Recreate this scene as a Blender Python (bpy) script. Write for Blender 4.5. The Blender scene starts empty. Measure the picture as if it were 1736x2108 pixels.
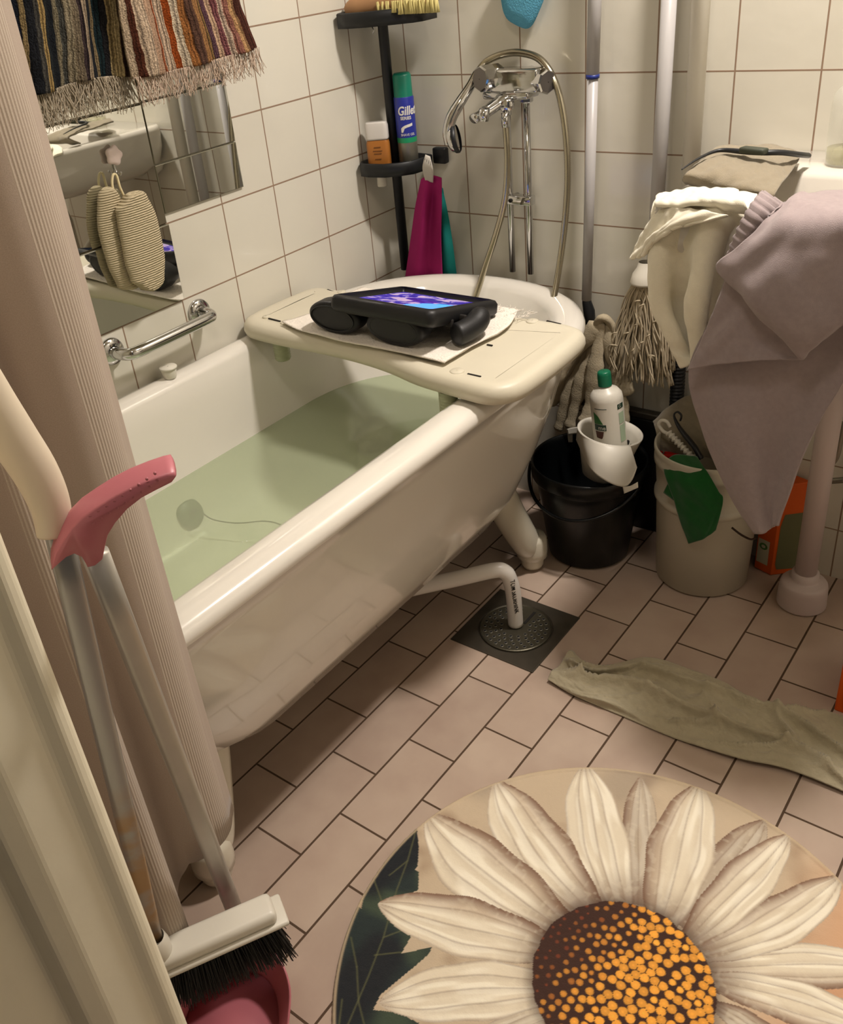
import bpy, bmesh, math, random
import numpy as np
from mathutils import Vector, Matrix
random.seed(7)
rng = np.random.default_rng(7)
sc = bpy.context.scene
COL = sc.collection
V = Vector
PI = math.pi

# ---------------------------------------------------------------- camera
CAM = V((1.45553, -1.81615, 1.30445)); F = 1894.918; PX, PY = 799.036, 990.592
RX = V((0.78590695, 0.60970373, -0.10301278))
RY = V((0.24083523, -0.4552594, -0.85716817))
RZ = V((-0.56951616, 0.64884531, -0.50462966))
cam = bpy.data.cameras.new('camera'); co = bpy.data.objects.new('camera', cam); COL.objects.link(co)
co.matrix_world = Matrix(((RX[0], -RY[0], -RZ[0], CAM[0]), (RX[1], -RY[1], -RZ[1], CAM[1]), (RX[2], -RY[2], -RZ[2], CAM[2]), (0, 0, 0, 1)))
cam.sensor_fit = 'HORIZONTAL'; cam.sensor_width = 36; cam.lens = F / 1736 * 36
cam.shift_x = (868 - PX) / 1736; cam.shift_y = -(1054 - PY) / 1736; cam.clip_start = .02
sc.camera = co

def at(u, v, x=None, y=None, z=None):
    """the point where the sight line of a photo pixel meets a plane of the room"""
    d = RX * ((u - PX) / F) + RY * ((v - PY) / F) + RZ
    if x is not None: t = (x - CAM.x) / d.x
    elif y is not None: t = (y - CAM.y) / d.y
    else: t = (z - CAM.z) / d.z
    return CAM + d * t

# ---------------------------------------------------------------- light
sc.view_settings.view_transform = 'Standard'; sc.view_settings.look = 'None'
sc.view_settings.exposure = 0.14; sc.view_settings.gamma = 1.0
w = bpy.data.worlds.new('room_air'); sc.world = w; w.use_nodes = True
w.node_tree.nodes['Background'].inputs[0].default_value = (1, .92, .85, 1)
w.node_tree.nodes['Background'].inputs[1].default_value = .06
def lamp(name, loc, size, power, col, rot=(0, 0, 0), shape='DISK', sy=None):
    l = bpy.data.lights.new(name, 'AREA'); l.shape = shape; l.size = size
    if sy: l.size_y = sy
    l.energy = power; l.color = col
    o = bpy.data.objects.new(name, l); COL.objects.link(o); o.location = loc; o.rotation_euler = rot
    return o
lamp('ceiling_spot', (1.10, -.29, 2.14), .17, 27, (1, .91, .83))
lamp('front_fill', (.98, -1.50, 2.32), .30, 5.0, (1, .90, .81))  # weak fill light added near the doorway, stands for no known fixture

# ---------------------------------------------------------------- materials
def lin(h):
    c = [int(h[i:i + 2], 16) / 255 for i in (0, 2, 4)]
    return tuple((x / 12.92 if x <= .04045 else ((x + .055) / 1.055) ** 2.4) for x in c) + (1,)
MATS = {}
def mat(name, col='cccccc', rough=.5, metal=0, noise=None, bump=None, coat=0, sss=0, trans=0, ior=1.45, sheen=0, alpha=1, emis=None, spec=.5):
    """noise=(scale, strength) colour mottling; bump=(scale, strength, distance)"""
    if name in MATS: return MATS[name]
    m = bpy.data.materials.new(name); m.use_nodes = True; MATS[name] = m
    nt = m.node_tree; b = nt.nodes['Principled BSDF']
    c = lin(col) if isinstance(col, str) else col
    b.inputs['Base Color'].default_value = c; b.inputs['Roughness'].default_value = rough; b.inputs['Metallic'].default_value = metal
    b.inputs['Coat Weight'].default_value = coat; b.inputs['Transmission Weight'].default_value = trans; b.inputs['IOR'].default_value = ior
    b.inputs['Sheen Weight'].default_value = sheen; b.inputs['Alpha'].default_value = alpha; b.inputs['Specular IOR Level'].default_value = .12 if rough >= .9 else spec
    if emis: b.inputs['Emission Color'].default_value = lin(emis[0]); b.inputs['Emission Strength'].default_value = emis[1]
    tc = nt.nodes.new('ShaderNodeTexCoord')
    if noise:
        n = nt.nodes.new('ShaderNodeTexNoise'); n.inputs['Scale'].default_value = noise[0]; n.inputs['Detail'].default_value = 6
        nt.links.new(tc.outputs['Object'], n.inputs['Vector'])
        mx = nt.nodes.new('ShaderNodeMix'); mx.data_type = 'RGBA'
        mx.inputs[6].default_value = tuple(x * (1 - noise[1]) for x in c[:3]) + (1,)
        mx.inputs[7].default_value = tuple(min(1, x * (1 + noise[1])) for x in c[:3]) + (1,)
        nt.links.new(n.outputs['Fac'], mx.inputs[0]); nt.links.new(mx.outputs[2], b.inputs['Base Color'])
    if bump:
        n = nt.nodes.new('ShaderNodeTexNoise'); n.inputs['Scale'].default_value = bump[0]; n.inputs['Detail'].default_value = 5
        nt.links.new(tc.outputs['Object'], n.inputs['Vector'])
        bp = nt.nodes.new('ShaderNodeBump'); bp.inputs['Strength'].default_value = bump[1]; bp.inputs['Distance'].default_value = bump[2]
        nt.links.new(n.outputs['Fac'], bp.inputs['Height']); nt.links.new(bp.outputs[0], b.inputs['Normal'])
    return m
M_enamel = mat('white_enamel', 'dfdad0', .16, coat=.6, noise=(6, .03))
M_board = mat('cream_plastic', 'cdc6b2', .42, noise=(9, .06), bump=(160, .12, .002))
M_chrome = mat('chrome', 'c9c9c9', .09, 1)
M_steel = mat('brushed_steel', '8c887c', .38, .7, noise=(30, .2))
M_steeld = mat('dull_steel', '4c463c', .42, .45, noise=(22, .4))
M_black = mat('black_plastic', '15171a', .42)
M_foam = mat('black_foam', '141416', .48, bump=(300, .15, .001))
M_bucket = mat('black_bucket_plastic', '07090a', .28)
M_wplas = mat('white_plastic', 'd4cfc2', .35, noise=(8, .04))
M_wplas2 = mat('bucket_white_plastic', 'b9b2a0', .4, noise=(5, .06))
M_pvc = mat('grey_white_pipe', 'aeabaa', .35)
M_pvc2 = mat('drain_pipe_plastic', 'd8d3cc', .25)
M_dark = mat('dark_gap', '1a1612', .8)
M_cer = mat('ceramic', 'c9c3b8', .12, coat=.5)
M_pink = mat('pink_plastic', 'bd6f78', .4, noise=(12, .05))
M_alu = mat('aluminium', 'b4b0a8', .36, .55, noise=(20, .12))
M_green = mat('green_plastic', '11705a', .35)
M_gcloth = mat('green_cloth', '15521f', .9, bump=(900, .4, .001), sheen=.3)
M_rag = mat('greyish_green_terry', 'b3a98f', .95, noise=(60, .12), bump=(55, .55, .010), sheen=.3)
M_white_terry = mat('white_terry', 'e9e2cd', .95, noise=(80, .05), bump=(1100, .6, .0015), sheen=.3)
M_grey_terry = mat('mauve_grey_terry', '9b8d8d', .95, noise=(120, .14), bump=(1100, .6, .0015), sheen=.25)
M_micro = mat('taupe_microfibre', '857b68', .95, noise=(90, .1), bump=(600, .5, .002), sheen=.3)
M_door = mat('painted_wood', 'e8e1ca', .38, noise=(18, .05), bump=(25, .25, .002))
M_magenta = mat('magenta_cloth', '982562', .9, bump=(700, .4, .001))
M_teal = mat('teal_cloth', '1c746f', .9, bump=(700, .4, .001))
M_mop = mat('mop_yarn', 'b3a68d', .95, bump=(900, .6, .001))
M_mopstrip = mat('mop_strip_fabric', 'aca088', .95, noise=(50, .15), bump=(300, .5, .002))
M_orange = mat('orange_card', 'd75a12', .55)
M_lace = mat('white_lace_cloth', 'e9e1d6', .95, noise=(130, .12), bump=(230, .7, .004))

def tile_wall_mat():
    m = bpy.data.materials.new('white_wall_tiles'); m.use_nodes = True; nt = m.node_tree; b = nt.nodes['Principled BSDF']
    b.inputs['Roughness'].default_value = .2; b.inputs['Coat Weight'].default_value = .3
    uv = nt.nodes.new('ShaderNodeUVMap'); uv.uv_map = 'grid'
    br = nt.nodes.new('ShaderNodeTexBrick'); br.offset = 0; br.squash = 1
    br.inputs['Scale'].default_value = 1; br.inputs['Brick Width'].default_value = 1; br.inputs['Row Height'].default_value = 1
    br.inputs['Mortar Size'].default_value = .0115; br.inputs['Mortar Smooth'].default_value = .25
    br.inputs['Color1'].default_value = lin('d4d0c3'); br.inputs['Color2'].default_value = lin('d0cbbd'); br.inputs['Mortar'].default_value = lin('8d7561')
    nt.links.new(uv.outputs[0], br.inputs['Vector']); nt.links.new(br.outputs['Color'], b.inputs['Base Color'])
    r = nt.nodes.new('ShaderNodeMapRange'); r.inputs[3].default_value = .2; r.inputs[4].default_value = .8
    nt.links.new(br.outputs['Fac'], r.inputs[0]); nt.links.new(r.outputs[0], b.inputs['Roughness'])
    n = nt.nodes.new('ShaderNodeTexNoise'); n.inputs['Scale'].default_value = 3.0; nt.links.new(uv.outputs[0], n.inputs['Vector'])
    mth = nt.nodes.new('ShaderNodeMath'); mth.operation = 'MULTIPLY_ADD'; mth.inputs[1].default_value = -1.0
    nt.links.new(br.outputs['Fac'], mth.inputs[0]); nt.links.new(n.outputs['Fac'], mth.inputs[2])
    bp = nt.nodes.new('ShaderNodeBump'); bp.inputs['Strength'].default_value = .5; bp.inputs['Distance'].default_value = .0015
    nt.links.new(mth.outputs[0], bp.inputs['Height']); nt.links.new(bp.outputs[0], b.inputs['Normal'])
    return m
M_tile = tile_wall_mat()

def floor_mat():
    m = bpy.data.materials.new('brown_floor_tiles'); m.use_nodes = True; nt = m.node_tree; b = nt.nodes['Principled BSDF']
    uv = nt.nodes.new('ShaderNodeUVMap'); uv.uv_map = 'grid'
    br = nt.nodes.new('ShaderNodeTexBrick'); br.offset = .5; br.offset_frequency = 2; br.squash = 1
    br.inputs['Scale'].default_value = 1; br.inputs['Brick Width'].default_value = .2035; br.inputs['Row Height'].default_value = .104
    br.inputs['Mortar Size'].default_value = .0022; br.inputs['Mortar Smooth'].default_value = .3; br.inputs['Bias'].default_value = 0
    br.inputs['Color1'].default_value = lin('c4b09e'); br.inputs['Color2'].default_value = lin('b6a292'); br.inputs['Mortar'].default_value = lin('54412f')
    nt.links.new(uv.outputs[0], br.inputs['Vector'])
    n = nt.nodes.new('ShaderNodeTexNoise'); n.inputs['Scale'].default_value = 9; n.inputs['Detail'].default_value = 4; nt.links.new(uv.outputs[0], n.inputs['Vector'])
    mx = nt.nodes.new('ShaderNodeMix'); mx.data_type = 'RGBA'; mx.blend_type = 'MULTIPLY'; mx.inputs[0].default_value = 1
    rp = nt.nodes.new('ShaderNodeValToRGB'); rp.color_ramp.elements[0].position = .3; rp.color_ramp.elements[0].color = (.84, .80, .80, 1); rp.color_ramp.elements[1].position = .7; rp.color_ramp.elements[1].color = (1, 1, 1, 1)
    nt.links.new(n.outputs['Fac'], rp.inputs[0]); nt.links.new(br.outputs['Color'], mx.inputs[6]); nt.links.new(rp.outputs[0], mx.inputs[7]); nt.links.new(mx.outputs[2], b.inputs['Base Color'])
    r = nt.nodes.new('ShaderNodeMapRange'); r.inputs[3].default_value = .38; r.inputs[4].default_value = .9
    nt.links.new(br.outputs['Fac'], r.inputs[0]); nt.links.new(r.outputs[0], b.inputs['Roughness'])
    inv = nt.nodes.new('ShaderNodeMath'); inv.operation = 'SUBTRACT'; inv.inputs[0].default_value = 1; nt.links.new(br.outputs['Fac'], inv.inputs[1])
    bp = nt.nodes.new('ShaderNodeBump'); bp.inputs['Strength'].default_value = .7; bp.inputs['Distance'].default_value = .002
    nt.links.new(inv.outputs[0], bp.inputs['Height']); nt.links.new(bp.outputs[0], b.inputs['Normal'])
    return m
M_floor = floor_mat()

def stripe_mat(name, stops, bumpd=.003):
    """colour stripes across uv.x (0..1), terry bump"""
    m = bpy.data.materials.new(name); m.use_nodes = True; nt = m.node_tree; b = nt.nodes['Principled BSDF']
    b.inputs['Roughness'].default_value = .95; b.inputs['Specular IOR Level'].default_value = .1
    uv = nt.nodes.new('ShaderNodeUVMap'); uv.uv_map = 'cloth'
    n0 = nt.nodes.new('ShaderNodeTexNoise'); n0.inputs['Scale'].default_value = 14; n0.inputs['Detail'].default_value = 8
    nt.links.new(uv.outputs[0], n0.inputs['Vector'])
    sp = nt.nodes.new('ShaderNodeSeparateXYZ'); nt.links.new(uv.outputs[0], sp.inputs[0])
    ma = nt.nodes.new('ShaderNodeMath'); ma.operation = 'MULTIPLY_ADD'; ma.inputs[1].default_value = .028; nt.links.new(n0.outputs['Fac'], ma.inputs[0]); nt.links.new(sp.outputs[0], ma.inputs[2])
    sb = nt.nodes.new('ShaderNodeMath'); sb.operation = 'SUBTRACT'; sb.inputs[1].default_value = .014; nt.links.new(ma.outputs[0], sb.inputs[0])
    rp = nt.nodes.new('ShaderNodeValToRGB'); cr = rp.color_ramp; cr.interpolation = 'CONSTANT'
    cr.elements[0].position = 0; cr.elements[0].color = lin(stops[0][1]); cr.elements.remove(cr.elements[1])
    for p, c in stops[1:]:
        e = cr.elements.new(p); e.color = lin(c)
    nt.links.new(sb.outputs[0], rp.inputs[0])
    tc = nt.nodes.new('ShaderNodeTexCoord'); n = nt.nodes.new('ShaderNodeTexNoise'); n.inputs['Scale'].default_value = 380; nt.links.new(tc.outputs['Object'], n.inputs['Vector'])
    mx = nt.nodes.new('ShaderNodeMix'); mx.data_type = 'RGBA'; mx.blend_type = 'MULTIPLY'; mx.inputs[0].default_value = .7
    yarn = nt.nodes.new('ShaderNodeTexNoise'); yarn.noise_dimensions = '1D'; yarn.inputs['Scale'].default_value = 55; yarn.inputs['Detail'].default_value = 2; nt.links.new(sb.outputs[0], yarn.inputs['W'])
    yr = nt.nodes.new('ShaderNodeValToRGB'); yr.color_ramp.elements[0].position = .36; yr.color_ramp.elements[0].color = (.20, .17, .15, 1); yr.color_ramp.elements[1].position = .56; yr.color_ramp.elements[1].color = (.92, .86, .78, 1)
    ym_ = nt.nodes.new('ShaderNodeMix'); ym_.data_type = 'RGBA'; ym_.blend_type = 'MULTIPLY'; ym_.inputs[0].default_value = .85
    nt.links.new(yarn.outputs['Fac'], yr.inputs[0]); nt.links.new(rp.outputs[0], ym_.inputs[6]); nt.links.new(yr.outputs[0], ym_.inputs[7]); nt.links.new(ym_.outputs[2], mx.inputs[6])
    r2 = nt.nodes.new('ShaderNodeValToRGB'); r2.color_ramp.elements[0].position = .35; r2.color_ramp.elements[0].color = (.35, .35, .35, 1); r2.color_ramp.elements[1].position = .6
    nt.links.new(n.outputs['Fac'], r2.inputs[0]); nt.links.new(r2.outputs[0], mx.inputs[7]); nt.links.new(mx.outputs[2], b.inputs['Base Color'])
    bp = nt.nodes.new('ShaderNodeBump'); bp.inputs['Strength'].default_value = 1; bp.inputs['Distance'].default_value = bumpd
    nt.links.new(n.outputs['Fac'], bp.inputs['Height']); nt.links.new(bp.outputs[0], b.inputs['Normal'])
    return m

def curtain_mat():
    m = bpy.data.materials.new('beige_curtain_fabric'); m.use_nodes = True; nt = m.node_tree; b = nt.nodes['Principled BSDF']
    b.inputs['Roughness'].default_value = .8; b.inputs['Sheen Weight'].default_value = .15
    uv = nt.nodes.new('ShaderNodeUVMap'); uv.uv_map = 'cloth'
    sp = nt.nodes.new('ShaderNodeSeparateXYZ'); nt.links.new(uv.outputs[0], sp.inputs[0])
    def math_(op, a, bb=None):
        n = nt.nodes.new('ShaderNodeMath'); n.operation = op
        for i, x in enumerate((a, bb)):
            if x is None: continue
            if isinstance(x, (int, float)): n.inputs[i].default_value = x
            else: nt.links.new(x, n.inputs[i])
        return n.outputs[0]
    s = math_('SINE', math_('MULTIPLY', sp.outputs[0], 2 * PI / .0036))       # fine cords
    fr = math_('FRACT', math_('ADD', math_('DIVIDE', sp.outputs[0], .14), .80))
    band = math_('LESS_THAN', fr, .30)                                      # groups of cords
    ridge = math_('MULTIPLY', math_('MULTIPLY', math_('ADD', s, 1), .5), band)
    n = nt.nodes.new('ShaderNodeTexNoise'); n.inputs['Scale'].default_value = 900; nt.links.new(uv.outputs[0], n.inputs['Vector'])
    mx = nt.nodes.new('ShaderNodeMix'); mx.data_type = 'RGBA'; mx.inputs[6].default_value = lin('b2a090'); mx.inputs[7].default_value = lin('c6b7a5')
    nt.links.new(ridge, mx.inputs[0])
    m2 = nt.nodes.new('ShaderNodeMix'); m2.data_type = 'RGBA'; m2.blend_type = 'MULTIPLY'; m2.inputs[0].default_value = .35
    nt.links.new(mx.outputs[2], m2.inputs[6]); nt.links.new(n.outputs['Fac'], m2.inputs[7]); nt.links.new(m2.outputs[2], b.inputs['Base Color'])
    bp = nt.nodes.new('ShaderNodeBump'); bp.inputs['Strength'].default_value = .4; bp.inputs['Distance'].default_value = .0010
    nt.links.new(math_('ADD', ridge, math_('MULTIPLY', n.outputs['Fac'], .3)), bp.inputs['Height']); nt.links.new(bp.outputs[0], b.inputs['Normal'])
    return m

# ---------------------------------------------------------------- mesh helpers
def link(name, me, m=None, parent=None, smooth=True):
    o = bpy.data.objects.new(name, me); COL.objects.link(o)
    if m is not None:
        for mm in (m if isinstance(m, (list, tuple)) else [m]): me.materials.append(mm)
    if smooth: me.polygons.foreach_set('use_smooth', [True] * len(me.polygons))
    if parent is not None:
        o.parent = parent; o.matrix_parent_inverse = parent.matrix_world.inverted() if False else Matrix.Translation(-parent.location)
    return o
def empty(name, loc, label, cat, group=None):
    o = bpy.data.objects.new(name, None); COL.objects.link(o); o.location = loc; o.empty_display_size = .05
    o['label'] = label; o['category'] = cat
    if group: o['group'] = group
    return o
def tag(o, label, cat, group=None):
    o['label'] = label; o['category'] = cat
    if group: o['group'] = group
    return o
def struct(o, label=None):
    o['kind'] = 'structure'
    if label: o['label'] = label
    return o
def from_bm(bm, name):
    bmesh.ops.recalc_face_normals(bm, faces=bm.faces[:])
    me = bpy.data.meshes.new(name); bm.to_mesh(me); bm.free(); return me
class MB:
    """collects shapes into one mesh"""
    def __init__(s): s.bm = bmesh.new()
    def rings(s, rings, cap0=True, cap1=True, closed=True):
        vs = [[s.bm.verts.new(p) for p in r] for r in rings]
        n = len(vs[0])
        for a, b in zip(vs[:-1], vs[1:]):
            for i in range(n if closed else n - 1):
                j = (i + 1) % n
                try: s.bm.faces.new((a[i], a[j], b[j], b[i]))
                except ValueError: pass
        if cap0: s.bm.faces.new(vs[0][::-1])
        if cap1: s.bm.faces.new(vs[-1])
        return s
    def tube(s, path, r, n=12, squash=1.0, cap=True, up=V((0, 0, 1))):
        path = [V(p) for p in path]; k = len(path)
        rad = r if isinstance(r, (list, tuple)) else [r] * k
        rings = []; prev = None
        for i, p in enumerate(path):
            t = (path[min(i + 1, k - 1)] - path[max(i - 1, 0)])
            t = t.normalized() if t.length > 1e-9 else V((0, 0, 1))
            if prev is None:
                a = up if abs(t.dot(up)) < .9 else V((1, 0, 0))
                x = t.cross(a).normalized()
            else:
                x = prev - t * prev.dot(t); x = x.normalized()
            y = t.cross(x); prev = x
            rings.append([p + x * (math.cos(2 * PI * q / n) * rad[i]) + y * (math.sin(2 * PI * q / n) * rad[i] * squash) for q in range(n)])
        return s.rings(rings, cap, cap)
    def lathe(s, prof, base=(0, 0, 0), axis=(0, 0, 1), n=32, cap0=False, cap1=False, sx=1.0):
        """prof: (radius, height) pairs along axis"""
        ax = V(axis).normalized(); b = V(base)
        a = V((0, 0, 1)) if abs(ax.z) < .9 else V((1, 0, 0))
        x = ax.cross(a).normalized(); y = ax.cross(x)
        rings = [[b + ax * h + x * (math.cos(2 * PI * q / n) * max(r, 1e-5) * sx) + y * (math.sin(2 * PI * q / n) * max(r, 1e-5)) for q in range(n)] for r, h in prof]
        return s.rings(rings, cap0, cap1)
    def box(s, c, d, R=None, bev=0, seg=2):
        c = V(c); d = V(d) / 2
        t = bmesh.new(); vs = [t.verts.new(V((sx * d.x, sy * d.y, sz * d.z))) for sx in (-1, 1) for sy in (-1, 1) for sz in (-1, 1)]
        for f in ((0, 1, 3, 2), (4, 6, 7, 5), (0, 4, 5, 1), (2, 3, 7, 6), (0, 2, 6, 4), (1, 5, 7, 3)): t.faces.new([vs[i] for i in f])
        if bev: bmesh.ops.bevel(t, geom=t.edges[:], offset=bev, segments=seg, affect='EDGES', profile=.5)
        for v in t.verts: v.co = (R @ v.co if R is not None else v.co) + c
        me = bpy.data.meshes.new('t'); t.to_mesh(me); t.free(); s.bm.from_mesh(me); bpy.data.meshes.remove(me)
        return s
    def prism(s, pts, z0, z1, bev=0, seg=2, xf=None):
        t = bmesh.new(); lo = [t.verts.new((p[0], p[1], z0)) for p in pts]; hi = [t.verts.new((p[0], p[1], z1)) for p in pts]
        n = len(pts)
        for i in range(n): t.faces.new((lo[i], lo[(i + 1) % n], hi[(i + 1) % n], hi[i]))
        t.faces.new(lo[::-1]); t.faces.new(hi)
        if bev:
            ed = [e for e in t.edges if abs(e.verts[0].co.z - e.verts[1].co.z) < 1e-9]
            bmesh.ops.bevel(t, geom=ed, offset=bev, segments=seg, affect='EDGES', profile=.5)
        if xf:
            for v in t.verts: v.co = xf(v.co)
        me = bpy.data.meshes.new('t'); t.to_mesh(me); t.free(); s.bm.from_mesh(me); bpy.data.meshes.remove(me)
        return s
    def done(s, name, m=None, parent=None, smooth=True):
        return link(name, from_bm(s.bm, name), m, parent, smooth)
def bez(pts, n=8):
    """Catmull-Rom through points"""
    pts = [V(p) for p in pts]; out = []
    for i in range(len(pts) - 1):
        p0 = pts[max(i - 1, 0)]; p1 = pts[i]; p2 = pts[i + 1]; p3 = pts[min(i + 2, len(pts) - 1)]
        for k in range(n):
            t = k / n
            out.append(.5 * ((2 * p1) + (p2 - p0) * t + (2 * p0 - 5 * p1 + 4 * p2 - p3) * t * t + (3 * p1 - p0 - 3 * p2 + p3) * t ** 3))
    out.append(pts[-1]); return out
def resample(pts, n):
    pts = bez(pts, 10); L = [0]
    for a, b in zip(pts[:-1], pts[1:]): L.append(L[-1] + (b - a).length)
    out = []
    for i in range(n):
        s_ = L[-1] * i / (n - 1); j = 0
        while j < len(L) - 2 and L[j + 1] < s_: j += 1
        f = 0 if L[j + 1] == L[j] else (s_ - L[j]) / (L[j + 1] - L[j]); out.append(pts[j].lerp(pts[j + 1], min(1, f)))
    return out
def smoothnoise(x, y, s=0):
    return (math.sin(x * 1.7 + s) * math.cos(y * 2.3 + s * 1.3) + .5 * math.sin(x * 4.1 + y * 1.9 + s * 2.1) + .25 * math.sin(y * 7.3 - x * 5.7 + s)) / 1.75
def cloth(rows, nu, nv, disp=None, thick=.003, bm=None):
    """rows: list of rows of 3D points (same count); a smooth sheet through them, with thickness added by a modifier"""
    R = [resample(r, nu) for r in rows]
    cols = [resample([R[k][i] for k in range(len(R))], nv) for i in range(nu)]
    new = bm is None
    bm = bm or bmesh.new(); uvl = bm.loops.layers.uv.get('cloth') or bm.loops.layers.uv.new('cloth')
    G = [[cols[i][j] for i in range(nu)] for j in range(nv)]
    if disp:
        H = [[None] * nu for _ in range(nv)]
        for j in range(nv):
            for i in range(nu):
                du = G[j][min(i + 1, nu - 1)] - G[j][max(i - 1, 0)]; dv = G[min(j + 1, nv - 1)][i] - G[max(j - 1, 0)][i]
                nn = du.cross(dv)
                nn = nn.normalized() if nn.length > 1e-10 else V((0, -1, 0))
                H[j][i] = G[j][i] + nn * disp(i / (nu - 1), j / (nv - 1))
        G = H
    vs = [[bm.verts.new(p) for p in r] for r in G]
    for j in range(nv - 1):
        for i in range(nu - 1):
            f = bm.faces.new((vs[j][i], vs[j][i + 1], vs[j + 1][i + 1], vs[j + 1][i]))
            for l, (a, b) in zip(f.loops, ((i, j), (i + 1, j), (i + 1, j + 1), (i, j + 1))): l[uvl].uv = (a / (nu - 1), b / (nv - 1))
    return bm
def cloth_obj(name, bm, m, parent=None, thick=.003):
    me = bpy.data.meshes.new(name); bm.to_mesh(me); bm.free()
    o = link(name, me, m, parent)
    s = o.modifiers.new('thickness', 'SOLIDIFY'); s.thickness = thick; s.offset = 0
    return o
def text_mesh(txt, size, fn, m, name, parent, extrude=.0003, bold=0, sx=1.0, shear=0):
    """letters as geometry; fn maps (x, y, z) of the flat text to its place"""
    cu = bpy.data.curves.new('t', 'FONT'); cu.body = txt; cu.size = size; cu.align_x = 'CENTER'; cu.align_y = 'CENTER'; cu.extrude = extrude; cu.offset = bold; cu.shear = shear
    cu.resolution_u = 3
    to = bpy.data.objects.new('t', cu); COL.objects.link(to)
    dg = bpy.context.evaluated_depsgraph_get(); me0 = to.evaluated_get(dg).to_mesh()
    bm = bmesh.new(); bm.from_mesh(me0); to.evaluated_get(dg).to_mesh_clear()
    bmesh.ops.subdivide_edges(bm, edges=[e for e in bm.edges if e.calc_length() > size * .25], cuts=2)
    for v in bm.verts: v.co = fn(v.co.x * sx, v.co.y, v.co.z)
    me = bpy.data.meshes.new(name); bm.to_mesh(me); bm.free()
    bpy.data.objects.remove(to); bpy.data.curves.remove(cu)
    return link(name, me, m, parent, smooth=False)

# ================================================================ SETTING
YF = -1.62; XR = 1.98; ZC = 2.45     # front wall plane, right wall, ceiling
def wall(name, quad, uvf, m):
    bm = bmesh.new(); uvl = bm.loops.layers.uv.new('grid')
    f = bm.faces.new([bm.verts.new(p) for p in quad])
    for l in f.loops: l[uvl].uv = uvf(l.vert.co)
    me = bpy.data.meshes.new(name); bm.to_mesh(me); bm.free()
    return struct(link(name, me, m, smooth=False))
SX, SZ, Z0 = .15, .15193, .5775
wall('wall_left', [(0, 0, 0), (0, YF - .4, 0), (0, YF - .4, ZC), (0, 0, ZC)], lambda c: ((-c.y - .1107) / SX, (c.z - Z0) / SZ), M_tile)
wall('wall_back', [(0, 0, 0), (0, 0, ZC), (XR, 0, ZC), (XR, 0, 0)], lambda c: ((c.x - .0667) / SX, (c.z - Z0) / SZ), M_tile)
wall('wall_right', [(XR, 0, 0), (XR, 0, ZC), (XR, YF, ZC), (XR, YF, 0)], lambda c: (-c.y / SX, (c.z - Z0) / SZ), M_tile)
wall('floor', [(0, 0, 0), (XR, 0, 0), (XR, -2.6, 0), (0, -2.6, 0)], lambda c: (c.y + .78, c.x + .0135), M_floor)
M_ceil = mat('ceiling_paint', 'd8d2c4', .9)
wall('ceiling', [(0, 0, ZC), (0, YF - .4, ZC), (XR, YF - .4, ZC), (XR, 0, ZC)], lambda c: (c.x, c.y), M_ceil)
# front wall left and right of the doorway and above it
mb = MB(); mb.box((.41, YF - .06, ZC / 2), (.82, .12, ZC)); mb.box((XR - .06, YF - .06, ZC / 2), (.12, .12, ZC)); mb.box((1.34, YF - .06, 2.25), (1.2, .12, .4))
struct(mb.done('wall_front', mat('hall_paint', 'b9b39c', .8), smooth=False))
# door frame: stepped jamb seen in the near left foreground
prof = [(.800, -1.585), (.897, -1.585), (.905, -1.590), (.9075, -1.600), (.902, -1.612), (.905, -1.650), (.900, -1.668), (.884, -1.676), (.886, -1.700), (.888, -1.742), (.884, -1.752), (.868, -1.758), (.868, -1.80), (.80, -1.80)]
mb = MB(); mb.prism(prof, 0, 2.1)
fr = struct(mb.done('door_1', M_door, smooth=False), 'cream painted door frame standing at the near left')
bv = fr.modifiers.new('b', 'BEVEL'); bv.width = .003; bv.segments = 2; bv.limit_method = 'ANGLE'; bv.angle_limit = .3

# black box with a metal-edged lid against the back wall, behind the buckets
kb = empty('storage_box', (.66, -.04, 0), 'low black box with a metal edged lid at the back wall behind the buckets', 'box')
mb = MB(); mb.box((.635, -.013, .15), (.22, .020, .30), bev=.004); mb.done('body', mat('black_box', '101010', .4), kb)
mb = MB(); mb.box((.635, -.014, .309), (.23, .024, .016), bev=.003); mb.done('lid', M_steeld, kb)

# floor drain
dr = empty('floor_drain', (.617, -.504, 0), 'square dark steel floor drain with round perforated grate', 'drain')
D0 = V((.617, -.504, 0))
mb = MB(); q = .101
ringq = lambda r, z, n=64: [V((D0.x + r * math.cos(2 * PI * i / n), D0.y + r * math.sin(2 * PI * i / n), z)) for i in range(n)]
def sqring(h, z, n=64):
    o = []
    for i in range(n):
        a = 2 * PI * i / n; c, s_ = math.cos(a), math.sin(a); k = h / max(abs(c), abs(s_)); o.append(V((D0.x + k * c, D0.y + k * s_, z)))
    return o
mb.rings([sqring(q, 0.0005), sqring(q, .002), sqring(q - .002, .003), ringq(.081, .003), ringq(.079, .0015), ringq(.077, .0012)], False, True)
mb.done('frame', M_steeld, dr, smooth=False)
mb = MB(); mb.lathe([(.0775, .0014), (.0775, .005), (.0755, .0062), (.074, .0050), (.071, .0048), (.001, .0048)], D0, n=64); mb.done('grate', mat('grate_steel', '5d594c', .36, .75, noise=(40, .3)), dr, smooth=False)
holes = MB(); rims = MB(); cnt = 0
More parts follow.
